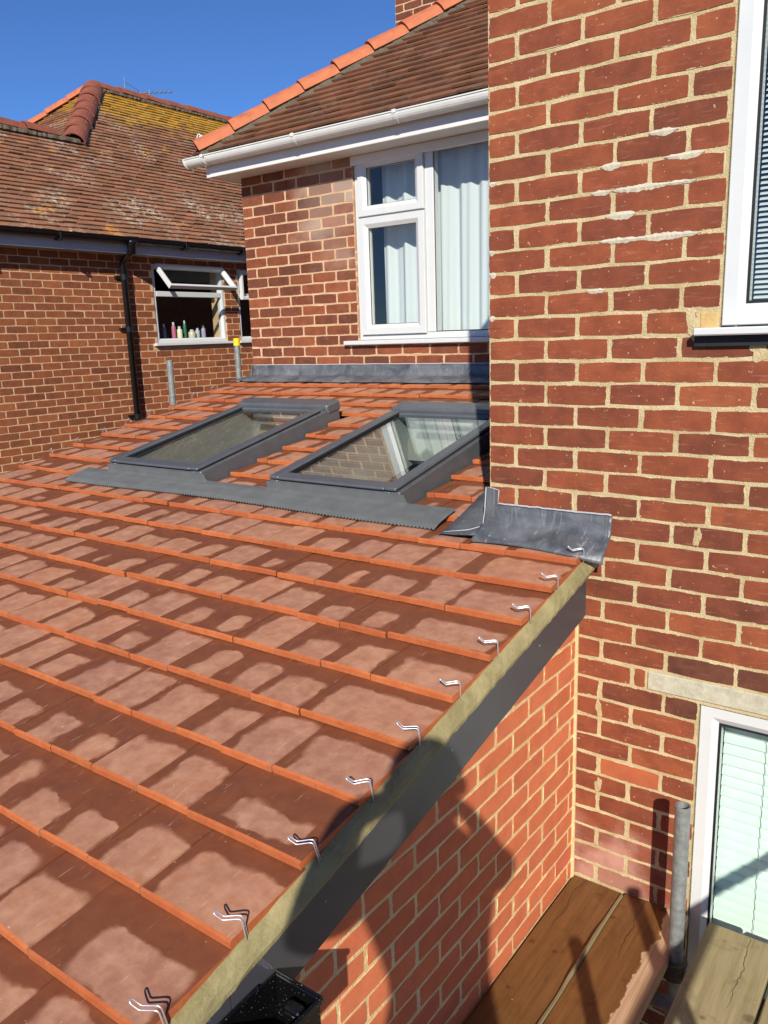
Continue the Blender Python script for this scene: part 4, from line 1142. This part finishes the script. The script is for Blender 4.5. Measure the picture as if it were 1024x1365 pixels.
m = MB(); m.tube([(.0582, -L_-.05, -.052), (.0582, -L_-.28, -.052)], .036, 18); m.build('pipe', M['black_plastic'], hp, smooth=True)

# ================================================================ PHOTOGRAPHER (stands behind the lens, casts the shadow)
C0 = Vector((1.5, -2.85, 0)); HX = Vector((math.cos(SUN_AZ), math.sin(SUN_AZ), 0)); BX = Vector((-math.sin(SUN_AZ), math.cos(SUN_AZ), 0))
def PB(h, b, z): return C0+HX*h+BX*b+Vector((0, 0, z))
J = []; E = []; RAD = []
def j(h, b, z, r, parent=None):
    J.append(PB(h, b, z)); RAD.append(r if isinstance(r, tuple) else (r, r))
    if parent is not None: E.append((parent, len(J)-1))
    return len(J)-1
pel = j(.045, -.03, -1.60, (.185, .125))
wai = j(.03, -.03, -1.43, (.150, .110), pel)
che = j(.03, -.02, -1.22, (.180, .120), wai)
nb0 = j(.03, -.015, -1.075, (.135, .075), che)
nk = j(.020, .0, -.995, (.058, .058), nb0)
hd1 = j(.015, .012, -.925, (.070, .080), nk)
hd2 = j(.015, .010, -.85, (.088, .102), hd1)
hd3 = j(.015, .000, -.785, (.066, .078), hd2)
def arm(sx, sh, el, wr, pal, fdir, thumb):
    s = j(*sh, .075, che); mid = j(*[(a+b)/2 for a, b in zip(sh, el)], .066, s); e = j(*el, .058, mid)
    m2 = j(*[(a+b)/2 for a, b in zip(el, wr)], .054, e); w = j(*wr, .040, m2); p = j(*pal, (.034, .018), w)
    for i in range(4):
        o = (i-1.5)*.019
        L0 = (.030, .034, .032, .026)[i]
        base = (pal[0]+fdir[0]*.045, pal[1]+fdir[1]*.045, pal[2]+o+fdir[2]*.045)
        k1 = j(*base, .0095, p); k2 = j(base[0]+fdir[0]*L0, base[1]+fdir[1]*L0-.004, base[2]+fdir[2]*L0, .0088, k1)
        j(base[0]+fdir[0]*L0*1.5, base[1]-.022, base[2], .008, k2)
    t1 = j(pal[0]+thumb[0]*.035, pal[1]+thumb[1]*.035, pal[2]+thumb[2]*.035, .0115, p); j(pal[0]+thumb[0]*.07, pal[1]+thumb[1]*.07-.01, pal[2]+thumb[2]*.07, .0095, t1)
arm(-1, (-.145, -.01, -1.105), (-.225, .07, -1.265), (-.155, .17, -1.03), (-.085, .205, -1.02), (1, .12, .05), (.5, -.6, .7))
arm(1, (.205, -.01, -1.13), (.228, .03, -1.225), (.175, .13, -1.13), (.125, .205, -1.06), (-1, .12, .05), (-.5, -.6, .7))
def leg(h):
    a = j(h, -.03, -1.74, .100, pel); b = j(h*1.1, -.01, -2.08, .068, a); c = j(h*1.1, -.04, -2.42, .045, b)
    d = j(h*1.15, .0, -2.462, .038, c); j(h*1.25, .14, -2.470, .032, d)
leg(-.075); leg(.14)
me = bpy.data.meshes.new('person_body'); me.from_pydata([tuple(v) for v in J], E, []); me.update()
person = link('person', me)
sk = person.modifiers.new('skin', 'SKIN'); sub = person.modifiers.new('sub', 'SUBSURF'); sub.levels = sub.render_levels = 2
for i, sv in enumerate(me.skin_vertices[0].data):
    sv.radius = RAD[i]; sv.use_root = (i == pel)
dg = bpy.context.evaluated_depsgraph_get()
nm = bpy.data.meshes.new_from_object(person.evaluated_get(dg)); person.modifiers.clear(); person.data = nm
M['jacket'] = simple('navy work jacket', (44, 54, 78), .85, var=.25, scale=20, bump=90); M['trousers'] = simple('charcoal work trousers', (60, 60, 62), .9, var=.2); M['boot'] = simple('brown boot leather', (86, 60, 40), .6); M['skin'] = simple('skin', (206, 158, 132), .55, var=.08)
nm.materials.clear()
for k in ('skin', 'jacket', 'trousers', 'boot'): nm.materials.append(M[k])
wr_pts = [PB(-.155, .17, -1.03), PB(.20, .18, -1.07)]
for p in nm.polygons:
    c = p.center; h = (c-C0).dot(HX); b = (c-C0).dot(BX)
    inh = b > .155 and -.17 < h < .21
    p.material_index = 3 if c.z < -2.40 else 2 if c.z < -1.60 else 0 if (c.z > -1.01 or inh) else 1
    p.use_smooth = True
tag(person, 'photographer in navy jacket standing on the hop-up holding a phone', 'person')
def pchild(name, m, mat): return m.build(name, mat, person, smooth=True)
m = MB(); 
Th = Matrix.Translation(PB(.015, -.006, -.845)) @ Matrix.Rotation(SUN_AZ, 4, 'Z')
prof = [(.094*math.cos(R(a)), .108*math.sin(R(a))) for a in (2, 18, 36, 54, 70, 84)]
m.lathe(prof, 20, Th @ Matrix.Diagonal((1, 1.12, 1, 1))); pchild('hair', m, simple('dark hair', (52, 40, 32), .7, var=.4, scale=60, bump=200))
for s in (-1, 1):
    m = MB(); m.lathe([(.001, -.012), (.009, -.008), (.0125, 0), (.009, .008), (.001, .012)], 10, Matrix.Translation(PB(.015+s*.032, .098, -.862))); pchild('eye', m, simple('eye white', (235, 235, 232), .2))
    m = MB(); m.lathe([(.004, -.03), (.014, -.02), (.017, .0), (.016, .02), (.004, .03)], 10, Matrix.Translation(PB(.015+s*.088, .0, -.87))); pchild('ear', m, M['skin'])
m = MB(); m.tube([PB(.015, .100, -.855), PB(.015, .118, -.885), PB(.015, .112, -.897)], [.008, .015, .010], 8); pchild('nose', m, M['skin'])
m = MB(); m.tube([PB(-.01, .095, -.923), PB(.015, .101, -.925), PB(.04, .095, -.923)], [.003, .006, .003], 6); pchild('mouth', m, simple('lips', (176, 104, 96), .5))
# phone just behind the lens position
ph = thing('phone', 'dark slab phone held upright by the photographer', 'phone', CAM-FW*.014)
Tph = Matrix(((RT.x, UP.x, -FW.x, 0), (RT.y, UP.y, -FW.y, 0), (RT.z, UP.z, -FW.z, 0), (0, 0, 0, 1)))
m = MB(); m.bbox(-.050, .022, -.128, .020, 0, .008, .003, Tph); m.build('body', M['black_plastic'], ph)
m = MB(); m.bbox(-.046, .018, -.122, .014, .0081, .0086, .0002, Tph); m.build('screen', M['gloss_black'], ph)
# hop-up platform under the feet
hu = thing('hop_up_platform', 'small aluminium hop-up platform standing on the grey boards', 'platform', (1.48, -2.86, -2.90), rot=(0, 0, SUN_AZ))
m = MB(); m.bbox(-.32, .36, -.2, .26, .36, .398, .004); m.build('top', M['galv'], hu)
lm = MB(); lm.bbox(-.018, .018, -.018, .018, 0, .36, .004); lme = mesh('leg', lm.v, lm.f, M['galv'])
for a in (-.28, .32):
    for b in (-.16, .22): link('leg', lme, hu, (a, b, 0))
